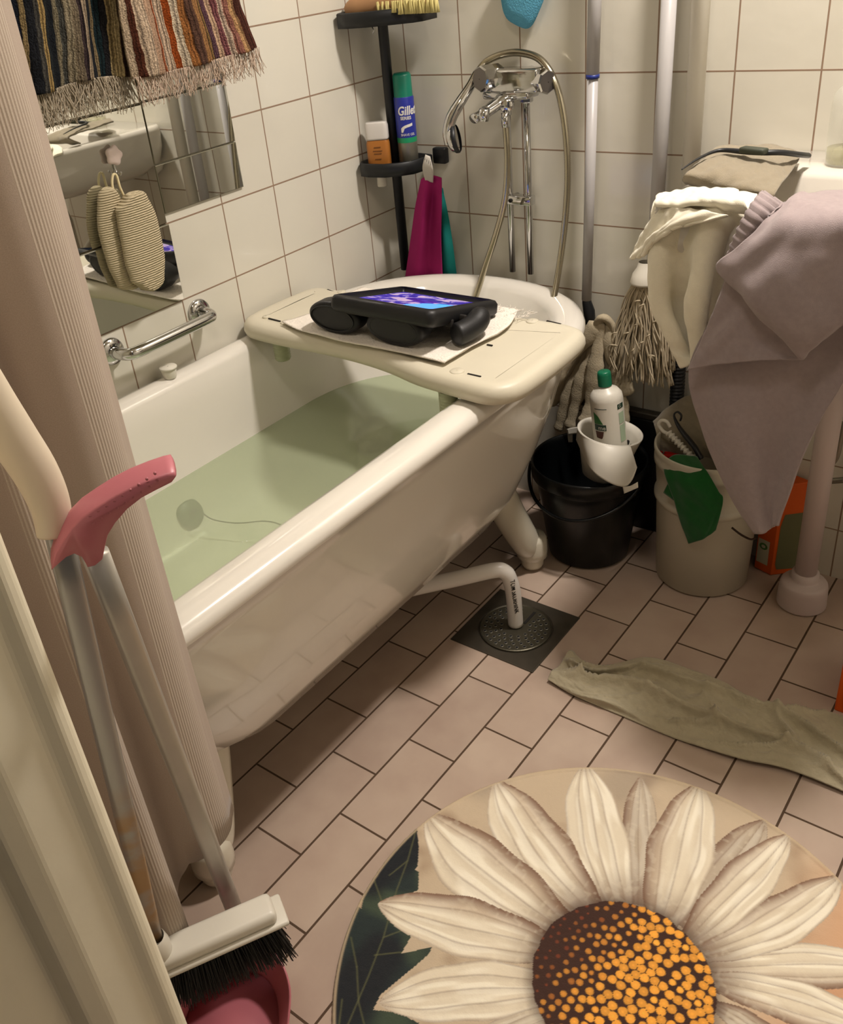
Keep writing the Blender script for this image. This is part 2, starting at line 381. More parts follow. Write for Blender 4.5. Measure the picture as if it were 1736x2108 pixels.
for rr, nn in ((.066, 26), (.0545, 21), (.043, 17), (.0315, 12)):
    for i in range(nn):
        a = 2 * PI * i / nn + rr * 40
        p = D0 + V((rr * math.cos(a), rr * math.sin(a), 0))
        if abs(p.x - D0.x + .0) < .016 and p.y > D0.y - .012 or (p - V((.6135, -.4974, 0))).length < .028: continue
        holes.lathe([(.0033, .0053), (.0001, .0052)], p, n=10); rims.lathe([(.0040, .0049), (.0037, .0056), (.0032, .0054)], p, n=10)
holes.done('hole', mat('drain_hole', '050505', .7), dr, smooth=False)['kind'] = 'stuff'
rims.done('hole_rim', M_steel, dr)['kind'] = 'stuff'
mb = MB(); mb.box((.6275, -.462, .0052), (.006, .045, .0012)); mb.done('slot', M_dark, dr, smooth=False)

# ================================================================ BATHTUB
TUBX = .33
def tubring(x0, x1, yb, yn, z, db, rn, n1=10, n2=44, n3=6):
    """right side, back half ellipse, left side, near end"""
    P = []; cx = (x0 + x1) / 2; hw = (x1 - x0) / 2
    for i in range(n1): P.append(V((x1, yn + rn + (yb - db - yn - rn) * i / n1, z)))
    for i in range(n2):
        a = PI * i / n2; c, s_ = math.cos(a), math.sin(a); e = .9
        P.append(V((cx + hw * math.copysign(abs(c) ** e, c), yb - db + db * abs(s_) ** e, z)))
    for i in range(n1): P.append(V((x0, yb - db + (yn + rn - yb + db) * i / n1, z)))
    for i in range(n3): a = PI + PI / 2 * i / n3; P.append(V((x0 + rn + rn * math.cos(a), yn + rn + rn * math.sin(a), z)))
    for i in range(n1): P.append(V((x0 + rn + (x1 - x0 - 2 * rn) * i / n1, yn, z)))
    for i in range(n3): a = -PI / 2 + PI / 2 * i / n3; P.append(V((x1 - rn + rn * math.cos(a), yn + rn + rn * math.sin(a), z)))
    return P
tub = empty('bathtub', (.33, -.8, 0), 'white enamelled bathtub on feet along the left wall, filled with water', 'bathtub')
R = [tubring(.24, .44, -.52, -1.10, .192, .08, .08), tubring(.17, .50, -.42, -1.20, .200, .12, .12), tubring(.13, .545, -.345, -1.265, .225, .16, .14),
     tubring(.10, .578, -.275, -1.33, .28, .20, .14), tubring(.075, .602, -.205, -1.39, .36, .24, .12), tubring(.055, .622, -.145, -1.44, .45, .27, .10), tubring(.035, .638, -.10, -1.49, .54, .30, .09),
     tubring(.03, .642, -.085, -1.505, .572, .31, .08), tubring(.012, .656, -.052, -1.54, .574, .33, .07), tubring(.006, .662, -.046, -1.546, .580, .335, .07),
     tubring(.004, .662, -.044, -1.548, .590, .335, .07), tubring(.006, .658, -.047, -1.546, .599, .335, .07), tubring(.014, .646, -.056, -1.535, .606, .33, .07), tubring(.024, .630, -.068, -1.52, .608, .32, .07),
     tubring(.040, .610, -.082, -1.505, .6065, .31, .07), tubring(.050, .600, -.094, -1.495, .602, .30, .07), tubring(.056, .594, -.104, -1.488, .592, .295, .07),
     tubring(.062, .588, -.125, -1.48, .55, .29, .07), tubring(.070, .578, -.175, -1.47, .48, .28, .08), tubring(.078, .568, -.225, -1.455, .42, .27, .09),
     tubring(.088, .556, -.275, -1.43, .365, .25, .11), tubring(.104, .540, -.325, -1.40, .325, .23, .12), tubring(.13, .515, -.37, -1.36, .298, .20, .13),
     tubring(.17, .48, -.43, -1.31, .285, .16, .12), tubring(.24, .42, -.52, -1.22, .280, .09, .08)]
mb = MB(); mb.rings(R, True, True); basin = mb.done('basin', M_enamel, tub)
# a moulded oval pad on the head end of the shell
def leg_at(sx, sy, name='leg'):
    cx = .332
    X = lambda x: cx + sx * (x - cx) - (.012 if sy < 0 else 0) * sx
    Y = (lambda y: y) if sy > 0 else (lambda y: -1.10 + (-.287 - y) * .75 - .195)
    m_ = MB()
    path = bez([(X(.475), Y(-.405), .33), (X(.500), Y(-.372), .24), (X(.515), Y(-.342), .16), (X(.528), Y(-.312), .09), (X(.532), Y(-.296), .065)], 5)
    n = len(path); m_.tube(path, [.047 - .012 * (i / (n - 1)) ** .8 for i in range(n)], 18, .80)
    l = m_.done(name, M_board2, tub)
    m_ = MB(); m_.lathe([(.001, .094), (.018, .093), (.030, .089), (.035, .080), (.0365, .05), (.0355, .034), (.030, .030)], (X(.533), Y(-.287), 0), n=28)
    m_.lathe([(.028, .034), (.027, .012), (.024, .004), (.012, .0), (.001, 0)], (X(.533), Y(-.287), 0), n=28)
    f_ = m_.done('foot', M_board2, l)
M_board2 = mat('cream_enamel', 'cfc8b6', .2, coat=.4)
for sx in (1, -1):
    for sy in (1, -1): leg_at(sx, sy)
# waste pipe ending over the floor drain
pA = [V((.36, -.78, .20)), V((.40, -.72, .135)), V((.44, -.66, .138)), V((.53, -.575, .150)), V((.583, -.523, .156)), V((.600, -.510, .150)), V((.607, -.504, .132)), V((.6115, -.4985, .09)), V((.6135, -.4974, .008))]
path = bez(pA, 8); mb = MB(); mb.tube(path, .0165, 20)
wp = mb.done('waste_pipe', M_pvc2, tub)
wp['label'] = 'white plastic waste pipe with handwriting'
# handwriting runs down the vertical end of the pipe, on the side towards the room
def onpipe(x, y, z):
    s_ = .134 - (x + .040) * 1.0; s_ = max(.02, s_)
    c = V((.6065 + (.135 - s_) * .058, -.5045 + (.135 - s_) * .06, s_))
    ang = math.atan2(-1.30, .84) + .42 + y / .0165
    rr = .0168 + z
    return c + V((math.cos(ang) * rr, math.sin(ang) * rr, 0))
lt = text_mesh('TÖM SKURHINK', .0155, onpipe, mat('marker_ink', '14100c', .6), 'lettering', wp, sx=.78, bold=.00005)

# water
def water_mat():
    m = bpy.data.materials.new('bath_water'); m.use_nodes = True; nt = m.node_tree; nt.nodes.clear()
    out = nt.nodes.new('ShaderNodeOutputMaterial'); tr = nt.nodes.new('ShaderNodeBsdfTransparent'); tr.inputs[0].default_value = (.86, .94, .82, 1)
    df = nt.nodes.new('ShaderNodeBsdfDiffuse'); df.inputs[0].default_value = lin('d6dfbc')
    tl = nt.nodes.new('ShaderNodeBsdfTranslucent'); tl.inputs[0].default_value = lin('b9cfae')
    gl = nt.nodes.new('ShaderNodeBsdfGlossy'); gl.inputs['Roughness'].default_value = .02
    a = nt.nodes.new('ShaderNodeMixShader'); a.inputs[0].default_value = .36
    b = nt.nodes.new('ShaderNodeMixShader'); fr_ = nt.nodes.new('ShaderNodeFresnel'); fr_.inputs[0].default_value = 1.33
    tc = nt.nodes.new('ShaderNodeTexCoord'); n = nt.nodes.new('ShaderNodeTexNoise'); n.inputs['Scale'].default_value = 5
    bp = nt.nodes.new('ShaderNodeBump'); bp.inputs['Strength'].default_value = .25; bp.inputs['Distance'].default_value = .003
    nt.links.new(tc.outputs['Object'], n.inputs['Vector']); nt.links.new(n.outputs['Fac'], bp.inputs['Height'])
    nt.links.new(bp.outputs[0], gl.inputs['Normal']); nt.links.new(bp.outputs[0], fr_.inputs['Normal'])
    nt.links.new(tr.outputs[0], a.inputs[1]); nt.links.new(df.outputs[0], a.inputs[2])
    nt.links.new(fr_.outputs[0], b.inputs[0]); nt.links.new(a.outputs[0], b.inputs[1]); nt.links.new(gl.outputs[0], b.inputs[2])
    nt.links.new(b.outputs[0], out.inputs[0])
    return m
wr = list(reversed(tubring(.0775, .5685, -.2235, -1.4555, .42, .27, .09)))
mb = MB(); bm = mb.bm; wf_ = bm.faces.new([bm.verts.new(p) for p in wr])
wo = tag(mb.done('bath_water', water_mat(), None, smooth=False), 'pale green clear water filling the bathtub', 'water')
wo['kind'] = 'stuff'
if wo.data.polygons[0].normal.z < 0: wo.data.flip_normals()

# plug with cord, stuck under water on the far side
pl = empty('bath_plug', at(392, 1056, x=.098), 'clear rubber bath plug on a dark cord lying under the water', 'bath plug')
pc = at(392, 1056, x=.098)
mb = MB(); mb.lathe([(.001, .006), (.010, .006), (.022, .003), (.030, .0), (.030, -.002), (.001, -.002)], pc, axis=(.85, .0, .5), n=28)
mb.done('disc', mat('murky_rubber', '59654f', .4, alpha=.85), pl)
mb = MB(); mb.lathe([(.001, .018), (.005, .016), (.005, .006)], pc, axis=(.85, 0, .5), n=12); mb.done('knob', M_black, pl)
cp = [at(402, 1050, x=.115), at(415, 1055, z=.37), at(440, 1070, z=.345), at(490, 1077, z=.33), at(545, 1073, z=.335), at(583, 1083, z=.345), at(640, 1120, z=.36)]
cp = [p if p.z < .41 else V((p.x, p.y, .40)) for p in cp]
mb = MB(); mb.tube(bez(cp, 8), .0014, 6); mb.done('cord', mat('dark_cord', '171a15', .6), pl)

# small white cap on the tub edge
capo = empty('bottle_cap', (.034, -.806, .606), 'small round white cap standing on the bathtub rim by the wall', 'cap')
mb = MB(); mb.lathe([(.001, .0), (.0115, .0), (.0125, .002), (.0155, .018), (.0150, .0195)], (.034, -.806, .6075), n=28, cap0=True); mb.done('body', M_wplas, capo)
mb = MB(); mb.lathe([(.0150, .0195), (.0175, .0195), (.0178, .0225), (.0165, .024), (.001, .024)], (.034, -.806, .6075), n=28); mb.done('flange', M_wplas, capo)

# ================================================================ BATH BOARD
bb = empty('bath_board', (.36, -.49, .61), 'cream plastic bath board lying across the bathtub', 'bath board')
out = [(.012, -.42), (.016, -.385), (.03, -.362), (.055, -.352), (.11, -.352), (.3, -.345), (.5, -.343), (.63, -.338), (.675, -.342), (.703, -.358), (.716, -.39), (.722, -.47), (.722, -.56), (.716, -.615), (.695, -.645), (.665, -.656),
       (.61, -.653), (.52, -.643), (.44, -.622), (.36, -.610), (.27, -.606), (.17, -.608), (.09, -.607), (.045, -.600), (.016, -.578), (.007, -.54), (.007, -.48)]
out = [(p.x, p.y) for p in bez([V((a, b, 0)) for a, b in out + [out[0]]], 4)[:-1]]
mb = MB(); cxb = V((.36, -.49))
def inset(k, kx=None):
    o = []
    n = len(out)
    for i in range(n):
        a = V(out[i - 1]); b = V(out[(i + 1) % n]); t = (b - a).normalized(); nn = V((-t.y, t.x))
        c = V(out[i]); s_ = 1 if (cxb - c).dot(nn) > 0 else -1
        o.append(c + nn * s_ * k)
    return o
def rg(k, z): return [V((p.x, p.y, z)) for p in inset(k)]
mb.rings([rg(.030, .611), rg(.012, .6115), rg(.003, .616), rg(0, .625), rg(.001, .634), rg(.006, .643), rg(.014, .6475), rg(.024, .6485), rg(.032, .6475), rg(.040, .6465), rg(.046, .646)], True, True)
mb.done('board', M_board, bb)
for (u1, v1, u2, v2) in ((553, 655, 577, 661), (963, 769, 990, 775), (1003, 709, 1014, 711), (1126, 660, 1155, 667), (674, 596, 686, 600)):
    a = at(u1, v1, z=.6478); b = at(u2, v2, z=.6478); m_ = (a + b) / 2
    mb = MB(); d_ = b - a; ang = math.atan2(d_.y, d_.x); mb.box((m_.x, m_.y, .6474), (d_.length, .0035, .0018), Matrix.Rotation(ang, 3, 'Z')); mb.done('slot', M_dark, bb, smooth=False)
for (u, v, r_) in ((590, 663, .013), (941, 764, .013), (1096, 661, .012), (548, 652, .008), (703, 601, .010)):
    a = at(u, v, z=.648); mb = MB(); mb.lathe([(r_, -.0015), (r_, .001), (r_ * .9, .0022), (.001, .0024)], (a.x, a.y, .6475), n=24); mb.done('peg', M_board, bb)
M_ribs = mat('ribbed_rubber', 'a8ad8e', .45)
for (px_, py_) in ((.105, -.565), (.575, -.625), (.105, -.40), (.575, -.40)):
    mb = MB(); pr = [(.017, 0)]
    for i in range(7): pr += [(.0175, -.004 - i * .006), (.0160, -.006 - i * .006), (.0175, -.0085 - i * .006)]
    pr += [(.015, -.049), (.001, -.050)]
    mb.lathe(pr, (px_, py_, .612), n=24); mb.done('rubber_stop', M_ribs, bb)

# cloth on the board
def zc(u, v): return at(u, v, z=.652)
cr = [[(.133, -.575), (.155, -.50), (.15, -.40), (.16, -.355)], [(.20, -.592), (.23, -.50), (.24, -.42), (.24, -.35)], [(.318, -.602), (.33, -.50), (.33, -.42), (.33, -.345)], [(.44, -.600), (.45, -.50), (.44, -.42), (.45, -.34)], [(.557, -.604), (.562, -.52), (.573, -.43), (.545, -.345)]]
rows = [[V((a, b, .653)) for a, b in r] for r in cr]
bm = cloth(rows, 50, 60, lambda u, v: .0012 * smoothnoise(u * 9, v * 11, 2))
rows2 = [[p + V((.004, -.006 + .004 * i, .0035)) for i, p in enumerate(r)] for r in rows[:5]]
bm = cloth(rows2, 50, 60, lambda u, v: .0014 * smoothnoise(u * 8, v * 9, 5), bm=bm)
fz = cloth_obj('lace_cloth', bm, M_lace, thick=.0022)
tag(fz, 'white lacy cloth folded on the bath board under the tablet', 'cloth')
fr_ = MB()
for i in range(46):
    a = V((.50 + .08 * random.random(), -.34 - .05 * random.random(), .655)); pts = [a]
    for k in range(4): pts.append(pts[-1] + V((random.uniform(-.006, .01), random.uniform(-.002, .009), random.uniform(-.001, .0025))))
    fr_.tube(bez(pts, 3), .0005, 4)
# (loose threads)
th = fr_.done('thread', M_lace, fz); th['kind'] = 'stuff'

# tablet in foam case
tb = empty('tablet', (.40, -.49, .657), 'tablet with lit purple screen in a chunky black foam case', 'tablet')
s0 = at(814.6, 602, z=.683); s1 = at(972, 627, z=.683); s2 = at(904.5, 647, z=.722); s3 = at(742.7, 621, z=.722)
ex = ((s1 - s0) + (s2 - s3)).normalized(); ey = ((s0 - s3) + (s1 - s2)); ey = (ey - ex * ey.dot(ex)).normalized(); ez = ex.cross(ey)
cen = (s0 + s1 + s2 + s3) / 4; W_ = ((s1 - s0).length + (s2 - s3).length) / 2; H_ = ((s0 - s3).length + (s1 - s2).length) / 2
T = lambda x, y, z=0: cen + ex * x + ey * y + ez * z
RT = Matrix((ex, ey, ez)).transposed()
hw, hh = W_ / 2 * 1.12, H_ / 2 * 1.24
cen = cen - ey * .004
def rr(hx, hy, r, z, n=6):
    o = []
    for cx_, cy_, a0 in ((hx - r, hy - r, 0), (-hx + r, hy - r, PI / 2), (-hx + r, -hy + r, PI), (hx - r, -hy + r, 1.5 * PI)):
        for i in range(n + 1): a = a0 + PI / 2 * i / n; o.append(T(cx_ + r * math.cos(a), cy_ + r * math.sin(a), z))
    return o
fx, fy = hw + .018, hh + .014
mb = MB(); mb.rings([rr(fx - .006, fy - .006, .012, -.020), rr(fx, fy, .016, -.012), rr(fx, fy, .016, .004), rr(fx - .004, fy - .004, .014, .010), rr(fx - .012, fy - .011, .010, .012), rr(hw + .006, hh + .005, .006, .010), rr(hw + .002, hh + .002, .004, .001), rr(hw, hh, .003, .0003)], True, True)
mb.done('case', M_foam, tb)
# oval grips along the near side
def grip(cx_, hx_, hz_, y0, y1, zc_=.6895):
    m_ = MB(); rg_ = []
    for k, (yy, s_) in enumerate(((y0, .01), (y0, .5), (y0, .84), (y0 + .0015, .93), (y0 + .005, .985), (y0 + .010, 1.0), (y0 + .03, 1.0), (y0 + .04, .96), (y1 - .006, .86), (y1, .6))):
        rg_.append([V((cx_ + hx_ * s_ * math.cos(a), yy + .10 * (math.cos(a) * 0), zc_ + hz_ * s_ * math.sin(a) * (1 if yy < y0 + .04 else .8))) for a in [2 * PI * q_ / 36 for q_ in range(36)]])
    m_.rings(rg_, True, True); return m_
grip(.285, .064, .0325, -.588, -.528).done('grip', M_foam, tb)
grip(.434, .066, .0330, -.590, -.528).done('grip', M_foam, tb)
for cx_ in (.285, .434):   # raised seam round each oval end
    m_ = MB(); m_.tube([V((cx_ + .054 * math.cos(t), -.5895, .6895 + .0245 * math.sin(t))) for t in [2 * PI * q_ / 40 for q_ in range(41)]], .0012, 6, cap=False); m_.done('grip_seam', M_black, tb)
mb = MB(); mb.tube(bez([at(936, 690, z=.682), at(953, 684, z=.682), at(975, 670, z=.684), at(986, 655, z=.690), at(980, 640, z=.697)], 6), [.012, .018, .021, .0215] + [.0215] * 16 + [.020, .017, .014, .010, .008], 16); mb.done('carry_handle', M_foam, tb)
for k, (u, v) in enumerate(((923, 664), (950, 655))):
    p = at(u, v, z=.700); mb = MB(); mb.box(p, (.02, .008, .014), RT, .002); mb.done('port', M_dark, tb)
def screen_mat():
    m = bpy.data.materials.new('tablet_screen'); m.use_nodes = True; nt = m.node_tree; b = nt.nodes['Principled BSDF']
    b.inputs['Base Color'].default_value = (.01, .01, .01, 1); b.inputs['Roughness'].default_value = .12
    uv = nt.nodes.new('ShaderNodeUVMap'); uv.uv_map = 'cloth'
    n = nt.nodes.new('ShaderNodeTexNoise'); n.inputs['Scale'].default_value = 5.5; n.inputs['Detail'].default_value = 3; n.inputs['Distortion'].default_value = 1.2
    nt.links.new(uv.outputs[0], n.inputs['Vector'])
    rp = nt.nodes.new('ShaderNodeValToRGB'); cr_ = rp.color_ramp
    for p, c in ((.0, '1c1060'), (.40, '34208a'), (.5, '4a38a8'), (.56, 'b49ac0'), (.68, 'c8a4bc'), (.85, '8070c0')):
        e = cr_.elements.new(p) if p not in (0,) else cr_.elements[0]; e.color = lin(c)
    nt.links.new(n.outputs['Fac'], rp.inputs[0])
    sp = nt.nodes.new('ShaderNodeSeparateXYZ'); nt.links.new(uv.outputs[0], sp.inputs[0])
    # bright blue field in the right lower corner with a curved edge
    def mm(op, a, bb=None, cc=None):
        q_ = nt.nodes.new('ShaderNodeMath'); q_.operation = op
        for i, x in enumerate((a, bb, cc)):
            if x is None: continue
            if isinstance(x, (int, float)): q_.inputs[i].default_value = x
            else: nt.links.new(x, q_.inputs[i])
        return q_.outputs[0]
    dx = mm('MULTIPLY', mm('SUBTRACT', sp.outputs[0], 1.0), 1.0); dy = mm('MULTIPLY', mm('SUBTRACT', sp.outputs[1], .28), 1.15)
    dd = mm('ADD', mm('MULTIPLY', dx, dx), mm('MULTIPLY', dy, dy)); blob = mm('LESS_THAN', mm('MULTIPLY_ADD', n.outputs['Fac'], .12, dd), .30)
    mx = nt.nodes.new('ShaderNodeMix'); mx.data_type = 'RGBA'; mx.inputs[7].default_value = lin('5fb0ff')
    nt.links.new(rp.outputs[0], mx.inputs[6]); nt.links.new(blob, mx.inputs[0])
    # dark bar with a caption line
    bar = mm('MULTIPLY', mm('MULTIPLY', mm('GREATER_THAN', sp.outputs[0], .42), mm('LESS_THAN', sp.outputs[0], .86)), mm('MULTIPLY', mm('GREATER_THAN', sp.outputs[1], .72), mm('LESS_THAN', sp.outputs[1], .79)))
    m2 = nt.nodes.new('ShaderNodeMix'); m2.data_type = 'RGBA'; m2.inputs[7].default_value = lin('3a3488'); nt.links.new(mx.outputs[2], m2.inputs[6]); nt.links.new(bar, m2.inputs[0])
    nt.links.new(m2.outputs[2], b.inputs['Emission Color']); b.inputs['Emission Strength'].default_value = 1.15
    return m
bm = bmesh.new(); uvl = bm.loops.layers.uv.new('cloth')
f = bm.faces.new([bm.verts.new(T(*p)) for p in ((-hw, -hh, .0012), (hw, -hh, .0012), (hw, hh, .0012), (-hw, hh, .0012))])
for l, u_ in zip(f.loops, ((0, 0), (1, 0), (1, 1), (0, 1))): l[uvl].uv = u_
me = bpy.data.meshes.new('screen'); bm.to_mesh(me); bm.free(); link('screen', me, screen_mat(), tb, smooth=False)

# ================================================================ LEFT WALL
# mirror tiles
M_mir = mat('mirror_glass', 'e4e6e2', .015, 1)
M_mback = mat('mirror_edge', '6f6a55', .4)
def mirror_tile(y0, y1, z0, z1, label, tilt):
    r = empty('mirror_tile', (0, (y0 + y1) / 2, z0), label, 'mirror', 'square mirror tiles glued to the wall')
    e = .0022; cor = [(a, b) for a, b in ((-1, -1), (1, -1), (1, 1), (-1, 1))]; ox = .0056 + abs(tilt[0]) + abs(tilt[1])
    def pt_(a, b, dx, k): return V((ox + tilt[0] * a + tilt[1] * b + dx, (y0 + y1) / 2 + a * ((y1 - y0) / 2 - k), (z0 + z1) / 2 + b * ((z1 - z0) / 2 - k)))
    mb = MB(); bk_ = [pt_(a, b, 0, .0010) for a, b in cor]
    for p in bk_: p.x = .0006
    mb.rings([bk_, [pt_(a, b, -.0012, .0010) for a, b in cor], [pt_(a, b, -.0003, e) for a, b in cor]]); mb.done('backing', M_mback, r, smooth=False)
    bm = bmesh.new(); bm.faces.new([bm.verts.new(pt_(a, b, 0, e)) for a, b in cor])
    me = bpy.data.meshes.new('glass'); bm.to_mesh(me); bm.free(); link('glass', me, M_mir, r, smooth=False)
yb_ = [-.4985, -.7085, -.9185, -1.1285]
mirror_tile(yb_[1], yb_[0], .900, .990, 'small mirror tile nearest the corner, lowest in its column', (.0002, -.0002))
mirror_tile(yb_[1], yb_[0], .990, 1.100, 'mirror tile nearest the corner directly under the orange striped towel', (.0002, .0004))
mirror_tile(yb_[1], yb_[0], 1.100, 1.250, 'mirror tile hidden behind the orange striped towel', (0, 0))
mirror_tile(yb_[2], yb_[1], .731, .883, 'lowest mirror tile beside the chrome grab bar, showing the bath water', (.0003, .0022))
mirror_tile(yb_[2], yb_[1], .883, 1.098, 'mirror tile behind the scrubbing mitts, showing the sink', (-.0002, .0008))
mirror_tile(yb_[2], yb_[1], 1.098, 1.250, 'mirror tile hidden behind the dark striped towel', (0, 0))

# grab bar
gb = empty('grab_bar', (0, -.79, .694), 'short chrome grab bar on the tiles below the mirror', 'grab bar')
mb = MB(); mb.tube(bez([(.004, -.9, .6935), (.030, -.9, .6935), (.048, -.892, .6935), (.054, -.872, .694), (.055, -.79, .6945), (.054, -.706, .695), (.048, -.686, .695), (.030, -.6785, .6955), (.004, -.6785, .6955)], 6), .0115, 20)
mb.done('bar', M_chrome, gb)
for y in (-.9, -.6785):
    mb = MB(); mb.lathe([(.0255, 0), (.0265, .003), (.0245, .0085), (.014, .0105), (.012, .011)], (.0008, y, .6945), axis=(1, 0, 0), n=36); mb.done('flange', M_chrome, gb)

# towel rail and striped towels
tr = empty('towel_rail', (.1, -.76, 1.43), 'metal towel rail above the mirror that carries the striped towels', 'towel rail')
mb = MB(); mb.tube([(.1, -1.15, 1.43), (.1, -.47, 1.43)], .006, 12); mb.done('bar', M_chrome, tr)
for y in (-1.13, -.49):
    mb = MB(); mb.tube([(.002, y, 1.43), (.1, y, 1.43)], .005, 10); mb.lathe([(.016, 0), (.016, .004)], (.001, y, 1.43), axis=(1, 0, 0), n=20, cap1=True); mb.done('bracket', M_chrome, tr)
st1 = [(0, '3a3a3a'), (.05, '1d2230'), (.10, '8a7a5a'), (.14, '22252c'), (.20, '4a4a48'), (.24, 'a08a5c'), (.29, '2c3236'), (.33, '1c2026'), (.40, '8c8672'), (.44, '4c4e4c'), (.48, '9c9480'), (.53, '7c7262'), (.58, '3a3034'), (.62, 'a49682'), (.67, '24272e'), (.72, '8a7c60'), (.76, '1c2c32'), (.82, '26262a'), (.86, 'a0906a'), (.90, 'b8a880'), (.94, '4c3a30')]
st2 = [(0, 'b8a894'), (.04, '5a3428'), (.08, 'c6b4a0'), (.16, 'b69a84'), (.22, '9c5a3c'), (.25, 'c4b09c'), (.33, '96491f'), (.38, 'd8ccb8'), (.43, 'a06c40'), (.48, '5a4238'), (.54, 'a07850'), (.60, '7c6440'), (.64, '5e4450'), (.69, 'c4a890'), (.73, '8c5a60'), (.77, 'ccb8a8'), (.81, '9a6a60'), (.85, 'c09a70'), (.89, '4c2c24'), (.97, '5c3830')]
def striped(name, L, Rr, bot, x, stops, label, seed, fl):
    """L, Rr: left and right edges (pixel points from top to bottom), bot: extra bottom points"""
    def col(pp): return [at(u, v, x=x) for u, v in pp]
    l, r = col(L), col(Rr)
    top_l, top_r = l[0].copy(), r[0].copy(); top_l.z = top_r.z = 1.432
    top_l.y = l[0].y; top_r.y = r[0].y
    rowsU = []
    B = [at(u, v, x=x) for u, v in bot]
    n = len(B); cols_ = []
    for i in range(n):
        f = i / (n - 1); t = top_l.lerp(top_r, f); m_ = l[0].lerp(r[0], f); b = B[i]
        cols_.append([t, t.lerp(m_, .5), m_, m_.lerp(b, .5), b])
    rows = [[cols_[i][k] for i in range(n)] for k in range(5)]
    bm = cloth(rows, 120, 70, lambda u, v: .007 * math.sin(u * 17 + seed) * (.4 + v) + .004 * smoothnoise(u * 8, v * 5, seed))
    o = cloth_obj(name, bm, stripe_mat(name + '_stripes', stops), thick=.006); tag(o, label, 'towel', 'striped towels over the mirror')
    fb = MB(); nb = 300
    edge = resample(B, nb)
    for i in range(nb):
        p = edge[i] + V((random.uniform(-.003, .006), 0, .002)); q = [p]
        ln = fl * random.uniform(.65, 1.15); dy = random.uniform(-.25, .3)
        for k in range(5): dy += random.uniform(-.32, .32); q.append(q[-1] + V((random.uniform(-.0015, .0015), dy * ln / 5, -ln / 5)))
        fb.tube(bez(q, 3), [.0008] * 12 + [.0006] * 4, 4)
    f = fb.done('fringe', mat('fringe_' + name, 'ab9f8c' if seed < 2 else 'c2ae9c', .95), o); f['kind'] = 'stuff'
    f['label'] = 'beige tasselled fringe'
striped('dark_striped_towel', [(8, 0), (59, 194)], [(242, 0), (276, 159)], [(40, 215), (59, 200), (110, 186), (165, 168), (215, 160), (262, 158)], .076, st1, 'striped towel in black, grey, olive and cream hanging over the mirror', 1, .052)
striped('orange_striped_towel', [(242, 0), (276, 159)], [(494, 0), (530, 98)], [(276, 162), (330, 153), (380, 141), (430, 128), (480, 114), (531, 99)], .108, st2, 'striped towel in cream, orange and brown hanging over the mirror', 2.4, .042)

# flower hook with two scrubbing mitts
hk = empty('wall_hook', at(232, 320, x=.007), 'small white flower shaped hook stuck on the mirror', 'hook')
hc = at(232, 320, x=.012)
mb = MB()
rr_ = []
for k, (s_, dx) in enumerate(((.9, 0), (1, .003), (.94, .006), (.6, .0075), (.2, .006))):
    rr_.append([hc + V((dx, math.cos(a) * s_ * (.0165 + .0018 * math.cos(5 * a)), math.sin(a) * s_ * (.0165 + .0018 * math.cos(5 * a)))) for a in [2 * PI * i / 50 for i in range(50)]])
mb.rings(rr_); mb.done('flower', mat('pale_pink_plastic', 'd9c8c0', .4), hk)
mb = MB(); mb.tube(bez([hc + V((-.003, 0, -.010)), hc + V((-.002, 0, -.026)), hc + V((.006, 0, -.034)), hc + V((.013, 0, -.028))], 6), .0018, 10); mb.done('peg', M_chrome, hk)
def knit_mat():
    m = mat('knitted_exfoliating_fabric', 'c4b697', .95, noise=(200, .12)); nt = m.node_tree; b = nt.nodes['Principled BSDF']
    tc = nt.nodes.new('ShaderNodeTexCoord'); wv = nt.nodes.new('ShaderNodeTexWave'); wv.bands_direction = 'Z'; wv.inputs['Scale'].default_value = 78; wv.inputs['Distortion'].default_value = 1.3; wv.inputs['Detail'].default_value = 3
    nt.links.new(tc.outputs['Object'], wv.inputs['Vector'])
    bp = nt.nodes.new('ShaderNodeBump'); bp.inputs['Strength'].default_value = .9; bp.inputs['Distance'].default_value = .003
    nt.links.new(wv.outputs['Fac'], bp.inputs['Height']); nt.links.new(bp.outputs[0], b.inputs['Normal']); return m
M_knit = knit_mat()
def mitt(pl_, widths, x, label, loop):
    P_ = [at(u, v, x=x) for u, v in pl_]
    r = empty('scrubbing_mitt', P_[0], label, 'mitt', 'two scrubbing mitts on one hook')
    path = bez(P_, 12); n = len(path); ws = [widths[0] + 0] * n
    for i in range(n):
        f = i / (n - 1) * (len(widths) - 1); k = min(int(f), len(widths) - 2); t = f - k; t = t * t * (3 - 2 * t)
        ws[i] = widths[k] * (1 - t) + widths[k + 1] * t
    mb = MB(); rings = []
    for i, p in enumerate(path):
        t = (path[min(i + 1, n - 1)] - path[max(i - 1, 0)]).normalized(); sx = V((0, 1, 0)); sx = (sx - t * sx.dot(t)).normalized()
        nn = V((1, 0, 0)); dpt = min(.014, ws[i] * .9) * (1 + .05 * math.sin(i * 2.1))
        rings.append([p + sx * (ws[i] * math.copysign(abs(math.cos(a)) ** .8, math.cos(a)) * (1 + .012 * (i % 2))) + nn * (dpt * math.sin(a)) for a in [2 * PI * q_ / 32 for q_ in range(32)]])
    mb.rings(rings); mb.done('mitt_body', M_knit, r)
    mb = MB(); mb.tube(bez([at(u, v, x=.026) for u, v in loop], 6), .0022, 8, 1.0); mb.done('hanging_loop', mat('cotton_tape', 'd8cba4', .9), r)
mitt([(238, 398), (232, 412), (240, 470), (256, 530), (270, 575), (276, 592)], [.008, .030, .038, .038, .032, .010], .022, 'knitted beige scrubbing mitt half hidden behind the other one', [(236, 402), (231, 380), (232, 362), (236, 358)])
